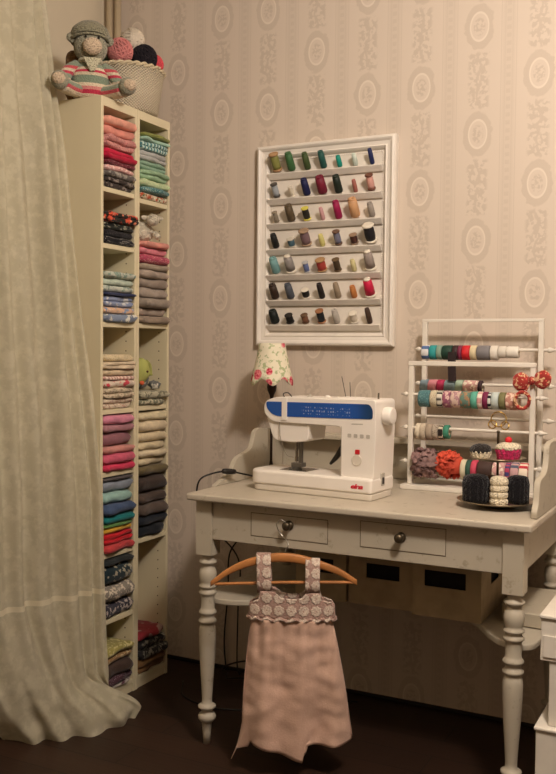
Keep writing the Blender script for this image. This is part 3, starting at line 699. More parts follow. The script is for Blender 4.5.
for a in [
 (0, 0, 48, 135, 45, '8a8b4c', 'olive thread on a big wooden reel', 'spool', WD), (0, 1, 35, 122, 36, '3f6b40', 'grass green thread cone'), (0, 2, 32, 113, 30, '44552f', 'dark olive thread cone'), (0, 3, 26, 108, 30, '22564e', 'dark teal green thread cone'), (0, 4, 46, 100, 23, '149080', 'turquoise thread spool'), (0, 5, 44, 100, 22, 'ccd8cc', 'pale mint thread spool'), (0, 6, 20, 93, 21, '1f2a5a', 'navy thread spool'),
 (1, 0, 160, 228, 33, 'a9b0b6', 'pale grey thread with dark ends', 'spool', '4a4540'), (1, 1, 172, 222, 24, 'dcd2bd', 'cream thread spool', 'spool', WH), (1, 2, 135, 215, 34, '1d2350', 'dark blue thread cone'), (1, 3, 130, 213, 43, '7a1f35', 'burgundy thread cone'), (1, 4, 125, 208, 35, '1f2a22', 'black-green thread cone'), (1, 5, 140, 200, 20, 'a8685c', 'dusty brown-pink thread spool'), (1, 6, 133, 208, 35, 'e0a89c', 'pale pink thread with brown ends', 'spool', '6b4030'),
 (2, 0, 275, 328, 26, '958a78', 'taupe thread spool', 'spool', '8f8470'), (2, 1, 242, 323, 38, '5a4c38', 'olive brown thread cone'), (2, 2, 255, 317, 35, '24221c', 'black thread with a yellow top', 'spool', 'd8cf5a'), (2, 3, 250, 312, 20, 'd0a0a0', 'pale rose thread spool'), (2, 4, 228, 313, 33, 'a01c50', 'magenta thread cone'), (2, 5, 223, 312, 43, 'd0a074', 'peach tan thread cone'), (2, 6, 235, 302, 28, '9d948a', 'beige grey thread spool'),
 (3, 0, 5, 75, 32, '1a1a1a', 'black thread spool'), (3, 1, 32, 73, 35, '4a6876', 'steel blue short spool', 'spool', 'cfc8b8'), (3, 2, -4, 73, 48, '7d6468', 'mauve brown thread on a wide wooden reel', 'spool', 'a58a70'), (3, 3, 8, 65, 25, 'd8cf82', 'pale yellow thread spool'), (3, 4, -2, 67, 34, '77788c', 'lavender grey thread with brown ends', 'spool', '6b5040'), (3, 5, 14, 60, 36, '4f3028', 'dark brown short spool', 'spool', '9a8068'), (3, 6, -28, 58, 52, '16161e', 'black thread on a wide white reel', 'spool', WH),
 (4, 0, 98, 176, 40, '7ba8a8', 'light aqua thread cone'), (4, 1, 94, 180, 42, '918c88', 'mid grey thread on a white cone base', 'cone', WH), (4, 2, 112, 165, 29, '6c7aa8', 'cornflower blue thread spool', 'spool', 'b8b8b8'), (4, 3, 110, 168, 46, 'b0443c', 'coral red thread on a wooden reel', 'spool', WD), (4, 4, 102, 163, 34, '4c3c2a', 'dark olive brown thread spool', 'spool', '6a553a'), (4, 5, 98, 155, 24, 'd4ca96', 'pale straw thread spool'), (4, 6, 72, 166, 42, '9a8e86', 'taupe grey thread on a white cone base', 'cone', WH),
 (5, 0, 197, 271, 38, '3a2b22', 'dark brown thread cone'), (5, 1, 195, 270, 36, '4f545e', 'slate grey thread cone'), (5, 2, 226, 268, 38, '1c1c1a', 'black thread on a short white reel', 'spool', WH), (5, 3, 188, 263, 28, '211a18', 'near-black thread spool'), (5, 4, 190, 265, 28, '9a8a74', 'tan grey thread spool'), (5, 5, 205, 263, 28, 'c07c44', 'orange brown thread spool'), (5, 6, 178, 268, 43, 'cc1f48', 'hot pink thread on white cone base', 'cone', WH),
 (6, 0, 308, 373, 42, '16201f', 'blackish green thread cone'), (6, 1, 328, 370, 38, '151515', 'black short spool', 'spool', '2a2622'), (6, 2, 325, 368, 34, '7a523c', 'brown short spool', 'spool', '6a5038'), (6, 3, 303, 368, 38, '1b2126', 'black thread with wooden ends', 'spool', '9c6b48'), (6, 4, 297, 366, 30, 'b9b2a8', 'light grey thread spool'), (6, 5, 320, 368, 38, 'cfc5b4', 'off-white short spool', 'spool', WH), (6, 6, 288, 364, 25, '48352a', 'dark chocolate thread spool')]:
    S(*a)

# ------------------------------------------------------------ sewing machine
MA = math.radians(-5)
sm = thing('sewing_machine', 'white electric sewing machine with blue display strip on the cream table', 'sewing machine', (-1.3524, -.4823, .7705), MA)
M_white = plain('ebe4da', .32, var=.015); M_grey = plain('b9b2a6', .4, var=.02); M_dk = plain('26221f', .4, var=0); M_metal = plain('a8a39a', .25, .9, var=.05)
def rounded(pts, r=.01, n=5):
    """round the corners of a 2D outline; a point may carry its own radius"""
    out = []; L = len(pts)
    for i in range(L):
        p = Vector(pts[i][:2]); rr = pts[i][2] if len(pts[i]) > 2 else r
        a = Vector(pts[i-1][:2]) - p; b = Vector(pts[(i+1) % L][:2]) - p
        rr = min(rr, a.length*.49, b.length*.49)
        if rr < 1e-5: out.append(tuple(p)); continue
        A = p + a.normalized()*rr; B = p + b.normalized()*rr
        for k in range(n+1):
            t = k/n; q = A*(1-t)**2 + p*2*t*(1-t) + B*t*t; out.append((q.x, q.y))
    return out
# base with rounded left end, tapered plinth
bm = bmesh.new(); prism(bm, rounded([(-.012, .0, .040), (.410, 0, .012), (.412, .155, .02), (-.012, .155, .040)], n=6), 'z', .018, .063); link('base', bm, M_white, sm, bevel=.009, seg=4)
bm = bmesh.new(); prism(bm, rounded([(-.006, .004, .036), (.408, .003, .012), (.409, .150, .02), (-.006, .150, .036)], n=6), 'z', .0, .0185); link('plinth', bm, plain('d8cfc0', .4, var=.02), sm, bevel=.003)
# pillar and arm as one C-shaped casting
arm = rounded([(.300, .055, .004), (.408, .055, .01), (.413, .20, .01), (.412, .290, .012), (.07, .287, .03), (.034, .272, .03), (.030, .238, .034), (.060, .210, .02), (.300, .208, .012)], n=6)
bm = bmesh.new(); prism(bm, arm, 'y', .018, .148); link('arm_and_pillar', bm, M_white, sm, bevel=.010, seg=4)
bm = bmesh.new(); prism(bm, rounded([(.036, .225, .01), (.190, .215, .01), (.184, .156, .012), (.130, .150, .01), (.062, .154, .02)], n=5), 'y', .026, .132); link('needle_head', bm, M_white, sm, bevel=.008, seg=3)
def decal(name, outline, y, mat, depth=.0012, parent=sm):
    bm = bmesh.new(); prism(bm, outline, 'y', y-depth, y+.002); return link(name, bm, mat, parent)
nb = N('blue_display'); x, y, z = nb.xyz(nb.coord())
gx = nb.m2('FRACT', nb.m2('MULTIPLY', x, 130.0)); gz = nb.m2('FRACT', nb.m2('MULTIPLY', z, 95.0))
mk = nb.m2('MULTIPLY', nb.m2('MULTIPLY', nb.step(gx, .4, .5), nb.step(gz, .45, .55)), nb.step(nb.noise(160, 1), .45, .55))
zone = nb.m2('MULTIPLY', nb.m2('MULTIPLY', nb.step(x, .165, .175), nb.step(x, .335, .325)), nb.m2('MULTIPLY', nb.step(z, .238, .241), nb.step(z, .263, .260)))
nb.color(nb.mix(nb.m2('MULTIPLY', nb.m2('MULTIPLY', mk, zone), .7), nb.mix(nb.step(x, .33, .40), '1b4f9e', '123a63'), '9db4d0')); M_blue = nb.fin(.25)
decal('display_strip', rounded([(.040, .272, .012), (.392, .277, .014), (.403, .262, .012), (.403, .234, .008), (.085, .228, .012), (.058, .236, .015), (.042, .254, .012)], n=5), .018, M_blue)
decal('lever_slot', rounded([(.098, .285, .002), (.116, .285, .002), (.116, .218, .003), (.098, .218, .003)]), .0165, M_white, .002)
for u in (.329, .349, .369, .389):
    decal('stitch_button', rounded([(u-.006, .178), (u+.006, .178), (u+.006, .189), (u-.006, .189)], .003), .018, M_grey, .001)
decal('stop_button', rounded([(.349, .131), (.363, .131), (.363, .144), (.349, .144)], .002), .018, plain('c2202a', .4, var=0), .0025)
bm = bmesh.new(); lathe(bm, [(.016, 0), (.016, .002), (.0145, .003), (.0135, .0022)], 28, T(.354, .018, .113) @ RX(PI/2)); link('speed_dial', bm, plain('d3cabb', .4, var=0), sm)
decal('seam_line', [(.302, .209), (.3035, .209), (.3035, .062), (.302, .062)], .0178, M_grey, .0004)
decal('model_plate', rounded([(.335, .216), (.372, .217), (.372, .220), (.335, .219)], .001), .018, M_grey, .0006)
# handwheel on the right end
bm = bmesh.new(); lathe(bm, [(.022, 0), (.025, .002), (.0265, .010), (.0262, .022), (.023, .028), (.012, .030)], 28, T(.413, .075, .242) @ RY(PI/2)); link('handwheel', bm, M_white, sm, bevel=.001)
bm = bmesh.new(); prism(bm, rounded([(.062, .038), (.084, .038), (.084, .075), (.062, .075)], .004), 'x', .4095, .4125); sk = link('power_socket', bm, M_grey, sm)
bm = bmesh.new(); prism(bm, rounded([(.067, .043), (.079, .043), (.079, .062), (.067, .062)], .003), 'x', .4126, .4135); link('socket_hole', bm, M_dk, sk)
# top fittings
bm = bmesh.new(); box(bm, .265, .33, .06, .12, .284, .292); link('bobbin_winder_plate', bm, M_white, sm, bevel=.004, seg=3)
bm = bmesh.new(); lathe(bm, [(.003, .28), (.003, .306), (.0035, .308)], 10, T(.395, .07, 0)); link('spool_pin', bm, M_metal, sm)
bm = bmesh.new(); lathe(bm, [(.010, .284), (.010, .289), (.004, .292), (.004, .296)], 16, T(.165, .07, 0)); link('thread_guide', bm, M_grey, sm)
bm = bmesh.new(); lathe(bm, [(.009, .284), (.009, .290), (.005, .294)], 16, T(.215, .09, 0)); link('tension_knob', bm, M_white, sm, smooth=False)
bm = bmesh.new(); tube(bm, smooth_path([(.098, .03, .286), (.101, .020, .298), (.108, .035, .300), (.112, .05, .288)], 5), .0016, 6); link('take_up_lever', bm, M_dk, sm, smooth=True)
for k, (a, b) in enumerate((((.272, .10, .29), (.252, .11, .352)), ((.288, .10, .29), (.280, .11, .335)))):
    bm = bmesh.new(); tube(bm, [a, b], .0011, 6); link('guide_wire', bm, M_dk, sm)
# needle bar, presser foot, plate, threader
bm = bmesh.new(); lathe(bm, [(.0045, .095), (.0045, .155)], 12, T(.117, .075, 0)); link('needle_bar', bm, M_metal, sm)
bm = bmesh.new(); lathe(bm, [(.0009, .0605), (.0012, .095)], 8, T(.117, .075, 0)); lathe(bm, [(.006, .088), (.006, .102)], 12, T(.117, .075, 0)); link('needle', bm, M_metal, sm)
bm = bmesh.new(); box(bm, .127, .138, .07, .08, .078, .155); box(bm, .106, .142, .06, .09, .071, .084); box(bm, .108, .117, .045, .085, .0645, .0705); box(bm, .122, .131, .045, .085, .0645, .0705); link('presser_foot', bm, plain('6f6a62', .35, .6, var=0), sm, bevel=.001)
bm = bmesh.new(); box(bm, .080, .175, .035, .115, .0632, .0642); link('needle_plate', bm, M_metal, sm)
bm = bmesh.new(); tube(bm, smooth_path([(.285, .10, .160), (.268, .10, .145), (.245, .10, .110), (.222, .10, .085)], 6), lambda t: .0045+.005*math.sin(t*PI), 8); link('presser_lever', bm, M_dk, sm, smooth=True)
bm = bmesh.new(); tube(bm, smooth_path([(.086, .022, .220), (.092, .020, .16), (.095, .05, .11), (.112, .065, .10)], 6), .0012, 6); link('upper_thread', bm, plain('8b8478', .5, var=0), sm)
# lettering
cu = bpy.data.curves.new('logo_lettering', 'FONT'); cu.body = 'elna'; cu.size = .0235; cu.extrude = .0006; cu.shear = .25; cu.offset = .0007; cu.align_x = 'CENTER'; cu.space_character = .9
lo = bpy.data.objects.new('logo_lettering', cu); COL.objects.link(lo); lo.parent = sm; lo.location = (.365, .0005, .034); lo.rotation_euler = (PI/2, 0, 0); cu.materials.append(plain('c8283c', .5, var=0)); lo.scale = (1.15, .8, 1)
lo.location = (.363, -.0005, .0335)
bpy.context.view_layer.update()
lm = bpy.data.meshes.new_from_object(lo.evaluated_get(bpy.context.evaluated_depsgraph_get()))
mw = (lo.location.copy(), lo.rotation_euler.copy(), lo.scale.copy()); bpy.data.objects.remove(lo)
lo = bpy.data.objects.new('logo_lettering', lm); COL.objects.link(lo); lo.parent = sm; lo.location, lo.rotation_euler, lo.scale = mw

# ------------------------------------------------------------ small lamp with floral shade
la = thing('table_lamp', 'small unlit lamp with scalloped rose-print shade behind the sewing machine', 'lamp', (-1.452, -.16, .7705))
nf = N('rose_print'); v1 = nf.vor(23, out='Distance'); v2 = nf.vor(23, out='Color')
c = nf.mix(nf.step(nf.noise(75, 3), .53, .6), 'e6dfc6', 'b0b98e')
sel = nf.m2('MULTIPLY', nf.step(v1, .46, .38), nf.step(nf.xyz(v2)[0], .32, .36)); c = nf.mix(sel, c, nf.mix(nf.step(nf.noise(130, 2), .4, .6), 'e68b8e', 'c02a4a'))
nf.color(c); nf.bump(nf.noise(200), .2, .001); M_rose = nf.fin(.85, 0, .2)
bm = bmesh.new(); Z0 = .325; n_ = 48; rings = []
for j in range(9):
    t = j/8; row = []
    for k in range(n_):
        a = 2*PI*k/n_; lobe = math.cos(6*a)
        r = (.075*(1-t)**1.25 + .046*(1-(1-t)**1.25)) * (1 + .05*lobe*(1-t)); z = Z0 + .128*t - (.012*lobe + .004)*(1-t)**2
        row.append(bm.verts.new((r*math.cos(a), r*math.sin(a), z)))
    rings.append(row)
for a, b in zip(rings, rings[1:]):
    for k in range(n_): bm.faces.new((a[k], a[(k+1) % n_], b[(k+1) % n_], b[k]))
sh = link('lamp_shade', bm, M_rose, la, smooth=True); so = sh.modifiers.new('thick', 'SOLIDIFY'); so.thickness = .0015
bm = bmesh.new(); lathe(bm, [(.045, 0), (.048, .004), (.045, .010), (.020, .016), (.008, .03), (.0045, .05), (.0045, .20), (.006, .265), (.008, .275), (.015, .290), (.017, .302), (.0155, .315), (.012, .322), (.010, .345), (.0, .35)], 24, caps=False)
link('base', bm, plain('2b1d15', .4, .3, var=.1), la, smooth=True)
bm = bmesh.new(); lathe(bm, [(.009, .345), (.02, .365), (.024, .385), (.018, .405), (.0, .415)], 20, caps=False); link('bulb', bm, plain('e8e4d8', .3, var=0), la, smooth=True)
bm = bmesh.new()
for a in range(3): tube(bm, [(.009*math.cos(a*2.09), .009*math.sin(a*2.09), .33), (.03*math.cos(a*2.09), .03*math.sin(a*2.09), .37), (.046*math.cos(a*2.09), .046*math.sin(a*2.09), .452)], .0012, 5)
link('shade_carrier', bm, M_brass, la)
# its cord with inline switch
M_cord = plain('191614', .5, var=0)
co = thing('lamp_cord', 'black cord with inline switch trailing over the left back corner of the table', 'cord', (-1.53, -.20, .7705))
P0 = Vector((-1.53, -.20, .7705))
bm = bmesh.new(); tube(bm, [p-P0 for p in smooth_path([(-1.402, -.18, .7745), (-1.405, -.28, .7745), (-1.435, -.37, .797), (-1.457, -.44, .813), (-1.482, -.495, .812), (-1.512, -.53, .79), (-1.535, -.50, .72), (-1.56, -.38, .62), (-1.60, -.12, .45), (-1.64, -.05, .25), (-1.645, -.045, .05), (-1.63, -.05, .004)], 8)], .0028, 8); link('wire', bm, M_cord, co, smooth=True)
d_ = (Vector((-1.482, -.495, .812))-Vector((-1.435, -.37, .797))).normalized()
bm = bmesh.new(); lathe(bm, [(.004, -.028), (.008, -.024), (.0095, -.008), (.0095, .008), (.008, .024), (.004, .028)], 14, Matrix.Translation(Vector((-1.457, -.44, .813))-P0) @ d_.to_track_quat('Z', 'Y').to_matrix().to_4x4()); link('switch', bm, M_cord, co, smooth=True)
# wall and floor cables
def cable(pts, r, label):
    bm = bmesh.new(); tube(bm, smooth_path(pts, 8), r, 8); tag(link('cable', bm, M_cord, None, smooth=True), label, 'cable', 'loose cables under the table')
cable([(-1.475, -.04, .735), (-1.50, -.03, .68), (-1.60, -.02, .60), (-1.64, -.02, .52), (-1.695, -.02, .44), (-1.70, -.02, .30), (-1.715, -.02, .12), (-1.70, -.03, .006)], .0032, 'black cable hanging down the wall beside the left front leg')
cable([(-1.72, -.035, .005), (-1.66, -.10, .05), (-1.58, -.12, .085), (-1.48, -.10, .10), (-1.38, -.06, .06), (-1.30, -.04, .004)], .003, 'black cable arching above the floor behind the dress')
cable([(-1.68, -.05, .005), (-1.62, -.16, .03), (-1.54, -.18, .05), (-1.42, -.16, .05), (-1.30, -.12, .004), (-1.15, -.08, .004)], .003, 'lower black cable curling over the floor behind the dress')
cable([(-1.78, -.20, .004), (-1.70, -.32, .004), (-1.56, -.36, .004), (-1.40, -.32, .004), (-1.28, -.38, .004)], .003, 'black cable lying flat on the dark floor behind the left leg')

# ------------------------------------------------------------ ribbon rack
rk = thing('ribbon_rack', 'white wooden two-tier rack of ribbon reels on the right of the table', 'rack', (-.75, -.15, .7705))
def rb(name, *d, bevel=.002): return boxo(name, (d[0]+.75, d[1]+.75, d[2]+.15, d[3]+.15, d[4]-.7705, d[5]-.7705), M_w, rk, bevel=bevel)
rb('base_board', -.957, -.530, -.236, -.035, .7705, .785)
for x in (-.936, -.561): rb('post', x-.008, x+.008, -.208, -.192, .785, 1.156)
rb('top_rail', -.945, -.552, -.209, -.191, 1.156, 1.170)
for x in (-.933, -.563): rb('post', x-.008, x+.008, -.090, -.074, .785, 1.296)
rb('top_rail', -.941, -.555, -.0905, -.0735, 1.296, 1.305, bevel=.001)
DOW = [(1.208, -.082), (1.097, -.082), (.990, -.082), (1.066, -.2), (.962, -.2), (.855, -.2)]
for z, y in DOW:
    bm = bmesh.new(); lathe(bm, [(.001, -.016), (.0055, -.004), (.0075, -.001), (.0075, .004), (.005, .006), (.0048, .008), (.0048, .41), (.005, .412), (.0085, .414), (.0085, .420), (.0065, .424), (.001, .440)], 14, T(-.955+.75, y+.15, z-.7705) @ RY(PI/2))
    link('dowel', bm, M_w, rk, smooth=True)
def ribbon(x0, x1, z, y, r, mat, label, kind='roll', seed=0):
    t = thing('ribbon_roll', label, 'ribbon', ((x0+x1)/2, y, z-(r-.0048)*(.0 if kind != 'roll' else .55)), group='ribbons on the white rack')
    w = (x1-x0)*.47; bm = bmesh.new()
    if kind == 'roll':
        lathe(bm, [(r*.5, -w), (r*.93, -w), (r, -w*.85), (r*1.0, w*.85), (r*.93, w), (r*.5, w)], 28, RY(PI/2), caps=False)
        link('ribbon', bm, mat, t, bevel=.0)
        for p in t.children[0].data.polygons: p.use_smooth = True
        bm = bmesh.new(); lathe(bm, [(r*.5, -w*.98), (r*.5, w*.98)], 20, RY(PI/2), caps=False); lathe(bm, [(r*.30, -w*.98), (r*.30, w*.98)], 20, RY(PI/2), caps=False)
        lathe(bm, [(r*.30, -w*.98), (r*.5, -w*.98)], 20, RY(PI/2), caps=False); lathe(bm, [(r*.30, w*.98), (r*.5, w*.98)], 20, RY(PI/2), caps=False); link('reel_core', bm, plain('cdbfa2', .8), t)
    else:      # ruffled trim wound into rosettes
        q = random.Random(seed)
        for k in range(46):
            a = q.uniform(0, 2*PI); xx = q.uniform(-w*.92, w*.92); rr = r*q.uniform(.62, .92); s = q.uniform(.011, .016)
            tilt = Matrix.Rotation(q.uniform(0, 2*PI), 4, 'X') @ Matrix.Rotation(q.uniform(-.9, .9), 4, 'Z')
            P = Vector((xx, rr*math.cos(a), rr*math.sin(a)))
            g = 22; ring0 = []; ring1 = []
            dirv = P.normalized() if P.length else Vector((0, 0, 1)); dirv = Vector((dirv.x*.4, dirv.y, dirv.z)).normalized()
            ax = dirv.orthogonal().normalized(); bx_ = dirv.cross(ax); ph = q.uniform(0, 6)
            for m in range(g):
                th = 2*PI*m/g
                ring0.append(bm.verts.new(P + (ax*math.cos(th) + bx_*math.sin(th))*s*.25 - dirv*s*.3))
                ring1.append(bm.verts.new(P + (ax*math.cos(th) + bx_*math.sin(th))*s*(1+.18*math.sin(3*th+ph)) + dirv*s*(.25+.22*math.sin(4*th+ph))))
            for m in range(g): bm.faces.new((ring0[m], ring0[(m+1) % g], ring1[(m+1) % g], ring1[m]))
            bm.faces.new(ring0)
        o = link('ruffle', bm, mat, t, smooth=True); so_ = o.modifiers.new('thick', 'SOLIDIFY'); so_.thickness = .0012
        bm = bmesh.new(); lathe(bm, [(.006, -w), (r*.62, -w), (r*.66, 0), (r*.62, w), (.006, w)], 20, RY(PI/2), caps=False); link('ribbon', bm, mat, t, smooth=True)
    return t
X1 = lambda px: -.950 + (px-420)*(.353/110)          # places along the back dowels
X2 = lambda px: -.908 + (px-420)*(.339/110)
RC = 'on the upper back dowel'
for a, b, c, lab in [(423, 431, cloth('5c78a8', 'd8d8d8', 'stripe', .8), 'blue and white ribbon roll'), (431, 438.5, plain('2f9c9c', .6), 'teal ribbon roll'), (438.5, 444, plain('86a08e', .6), 'grey-green ribbon roll'), (444, 455, plain('1c4034', .6), 'wide dark green ribbon roll'),
                     (455, 460.5, plain('3c2426', .6), 'blackish brown ribbon roll'), (460.5, 464.5, plain('7c2a48', .6), 'plum ribbon roll'), (464.5, 472.5, plain('d0232c', .6), 'red ribbon roll'), (472.5, 479, plain('e0cfa8', .6), 'cream ribbon roll'), (479, 492.5, plain('7f7c7e', .6), 'wide grey ribbon roll'),
                     (492.5, 500, plain('e2dccf', .5), 'white ribbon roll next to the grey one'), (500, 508, plain('dcd5c8', .5), 'white ribbon roll between two other white ones'), (508, 520, plain('efe9dc', .3), 'glossy white satin ribbon roll at the right end')]:
    ribbon(X1(a), X1(b), 1.208, -.082, .0235 if b < 508 else .0185, c, lab + ' ' + RC)
RC = 'on the lower back dowel'
for a, b, c, lab in [(422, 430.5, plain('7c8f98', .7), 'grey blue ribbon roll'), (430.5, 439.5, plain('d38a92', .7), 'rose pink ribbon roll'), (439.5, 447, plain('b8325a', .7), 'raspberry ribbon roll'), (447, 458.5, plain('7f9498', .7), 'slate ribbon roll'), (458.5, 466, plain('a8bfa8', .7), 'pale green ribbon roll'), (466, 481.5, cloth('d8a8a0', 'ece0cc', 'floral', 1.3), 'wide pink floral ribbon roll'), (481.5, 485, plain('3b2b30', .7), 'narrow dark ribbon roll')]:
    ribbon(X1(a), X1(b), 1.097, -.082, .024, c, lab + ' ' + RC)
RC = 'on the upper front dowel'
for a, b, c, lab in [(419.5, 431.5, cloth('557f83', '7fa3a0', 'speckle'), 'wide teal-blue ribbon roll'), (432, 439, cloth('d8ccb0', 'a08870', 'speckle'), 'cream patterned ribbon roll'), (439, 445, cloth('1f1c1c', 'd9d2c2', 'stripe', 1.6), 'black and white ribbon roll'), (445, 453, cloth('9c5c74', 'd9b8b0', 'floral', 1.3), 'mauve patterned ribbon roll'), (453, 463, cloth('dcc0b2', 'a87f86', 'floral', 1.3), 'pink and cream ribbon roll'),
                     (463, 473.5, cloth('6c8a7c', 'a07c5c', 'floral', 1.3), 'sage and brown ribbon roll'), (473.5, 480, plain('5fae98', .6), 'mint ribbon roll'), (480, 485, cloth('d8a09c', 'f0e0d0', 'stripe'), 'pale pink ribbon roll'), (485, 490.5, plain('7a2048', .6), 'wine red ribbon roll'), (490.5, 494, cloth('20242c', 'd8d8d0', 'stripe', 2), 'navy checked ribbon roll'), (494, 501, plain('c4d0cc', .6), 'ice blue ribbon roll'), (501, 507.5, plain('7c7850', .7), 'olive ribbon roll'), (507.5, 520, cloth('c48c7c', 'e8ccb8', 'floral', 1.3), 'peach patterned ribbon roll')]:
    ribbon(X2(a), X2(b), 1.066, -.2, .0265, c, lab + ' ' + RC)
RC = 'on the middle front dowel'
for a, b, c, lab, r in [(417, 422, plain('e0d4bc', .7), 'cream ribbon roll', .03), (422, 428, cloth('cfc0aa', 'a89880', 'speckle'), 'beige lace roll', .032), (428, 435, plain('a89886', .8), 'taupe ribbon roll', .031), (435, 441, cloth('bcae9c', '6b5c50', 'speckle'), 'grey-brown patterned roll', .029), (441, 446, cloth('dcd0b8', '2c2422', 'stripe', 1.6), 'cream and black ribbon roll', .028), (446, 451.5, plain('3f8c72', .6), 'green ribbon roll', .026)]:
    ribbon(X2(a), X2(b), .962, -.2, r*.84, c, lab + ' ' + RC)
ribbon(X2(415), X2(440), .852, -.2, .044, plain('9c7c78', .85, var=.15), 'wide mauve-brown ruffled trim on the lowest front dowel', 'ruffle', 5)
ribbon(X2(440), X2(464), .852, -.2, .044, plain('e0583f', .8, var=.15), 'wide coral ruffled trim on the lowest front dowel', 'ruffle', 9)
RC = 'on the lowest front dowel'
for a, b, c, lab in [(464.5, 470, plain('ddd2b4', .7), 'cream ribbon roll'), (470, 475, plain('34584a', .7), 'bottle green ribbon roll'), (475, 481, plain('cc4a62', .7), 'rose red ribbon roll'), (481, 496, plain('4a3630', .7), 'wide brown ribbon roll'), (496, 509, cloth('d8a8a4', 'ead8c8', 'floral'), 'wide pale pink ribbon roll'), (509, 514, cloth('c04a68', '4a4a78', 'stripe', 2), 'pink and navy ribbon roll'), (514, 522, cloth('5c6478', 'c8a0a0', 'stripe', 1.2), 'grey blue striped ribbon roll'), (522, 531, cloth('cc3848', 'ecdcc8', 'stripe', 1.2), 'red and white striped ribbon roll')]:
    ribbon(X2(a), X2(b), .855, -.2, .030 if a < 509 else .034, c, lab + ' ' + RC)
# dark ribbon tail
bm = bmesh.new(); pts = [(0, -.0245, -.005), (0, -.0255, -.03), (.001, -.026, -.06), (.003, -.026, -.098)]
for s in (0, 1):
    pass
rows = [[bm.verts.new((p[0]+s*.013, p[1]+d, p[2])) for s, d in ((-1, 0), (1, 0), (1, .001), (-1, .001))] for p in pts]
for a, b in zip(rows, rows[1:]):
    for k in range(4): bm.faces.new((a[k], a[(k+1) % 4], b[(k+1) % 4], b[k]))
bm.faces.new(rows[0]); bm.faces.new(rows[-1])
o = link('loose_ribbon', bm, plain('2a1c1c', .7)); o.location = (X1(455.5), -.082, 1.205); tag(o, 'dark brown ribbon end hanging straight down from the upper back dowel', 'ribbon')
# red floral bow
bw = thing('fabric_bow', 'red floral fabric bow with a hoop hung on the right front post of the rack', 'bow', (-.561, -.222, 1.118))
M_bow = cloth('a83a34', 'd8b088', 'floral', 1.2, 'd05a50')
for s in (-1, 1):
    bm = bmesh.new(); vs = ball(bm, (s*.031, 0, .004*s), .028, 3, .15, 3, s+2, zs=(.9, .45, 1.0)); link('loop', bm, M_bow, bw, smooth=True)
bm = bmesh.new(); ball(bm, (0, -.002, 0), .011, 2, zs=(1, 1, 1.2)); link('knot', bm, M_bow, bw, smooth=True)
bm = bmesh.new(); tube(bm, [(-.024+.021*math.cos(2*PI*k/24), -.012+.003*math.sin(k), -.058+.024*math.sin(2*PI*k/24)) for k in range(25)], .0055, 8, caps=False); link('hoop', bm, M_bow, bw, smooth=True)
bm = bmesh.new(); tube(bm, [(-.004, -.006, -.008), (-.014, -.010, -.030)], .003, 6); link('cord', bm, M_bow, bw)

# ------------------------------------------------------------ cake stand with knitted cupcakes
M_sil = plain('a89a82', .3, .85, var=.15, scale=50)
SXc, SYc = -.612, -.405
st = thing('cake_stand', 'small two-tier silver cake stand holding knitted cupcakes on the table', 'stand', (SXc, SYc, .7705))
bm = bmesh.new(); lathe(bm, [(.0, .001), (.05, .001), (.055, .006), (.085, .010), (.108, .017), (.111, .019), (.108, .020), (.084, .0135), (.05, .009), (.0, .009)], 48, caps=False); link('lower_plate', bm, M_sil, st, smooth=True)
bm = bmesh.new(); lathe(bm, [(.0, .128), (.05, .128), (.074, .135), (.077, .137), (.074, .1385), (.05, .132), (.0, .132)], 48, caps=False); link('upper_plate', bm, M_sil, st, smooth=True)
bm = bmesh.new(); lathe(bm, [(.010, .009), (.005, .016), (.0035, .06), (.0035, .205), (.006, .208), (.003, .212)], 14); link('centre_rod', bm, M_brass, st, smooth=True)
bm = bmesh.new(); M_gold = plain('c9a458', .25, .9, var=.1)
for cx_, cz_, rr in ((0, .243, .021), (-.017, .228, .011), (.018, .226, .011)):
    tube(bm, [(cx_+rr*math.cos(2*PI*k/24), .002*math.sin(k*.8), cz_+rr*math.sin(2*PI*k/24)) for k in range(25)], .0019, 6, caps=False)
link('ring_handle', bm, M_gold, st, smooth=True)
def fuzzy(bm, r0, r1, z0, z1, seed, ribs=14, amp=.07):
    lathe(bm, [(r0*.6, z0), (r0, z0+.001), (r0+(r1-r0)*.3, z0+(z1-z0)*.25), (r0+(r1-r0)*.5, z0+(z1-z0)*.5), (r1, z0+(z1-z0)*.8), (r1*.9, z1), (r1*.5, z1+.001)], 56, wob=lambda t: amp*math.cos(2*PI*t*ribs))
def cupcake(loc, label, cup, top, r=.026, h=.028, cherry=None, flat=False):
    t = thing('knitted_cupcake', label, 'toy cupcake', loc, group='knitted cupcakes on the cake stand')
    bm = bmesh.new(); fuzzy(bm, r*.82, r, .0, h, 1); link('cup', bm, cup, t, smooth=True)
    bm = bmesh.new(); ball(bm, (0, 0, h), r*1.02, 3, .14, 5, 3, zs=(1, 1, .42 if cherry else .62)); link('icing', bm, top, t, smooth=True)
    if cherry:
        bm = bmesh.new(); ball(bm, (0, 0, h+r*.42+.006), .0098, 2); link('cherry', bm, cherry, t, smooth=True)
    return t
zp = .7705+.1328
BLK = knit('131115'); CRM = knit('dfd3b8'); HOT = knit('c02c5c'); RED = plain('dc2430', .6, var=.1); BR = knit('6b4a36')
cupcake((-.655, -.425, zp), 'knitted cupcake with black icing and a white cup on the upper plate', CRM, knit('2c2927'), .029, .024)
cupcake((-.577, -.432, zp), 'hot pink knitted cupcake with cream icing and a red cherry on the upper plate', HOT, CRM, .034, .036, RED)
zq = .7705+.014
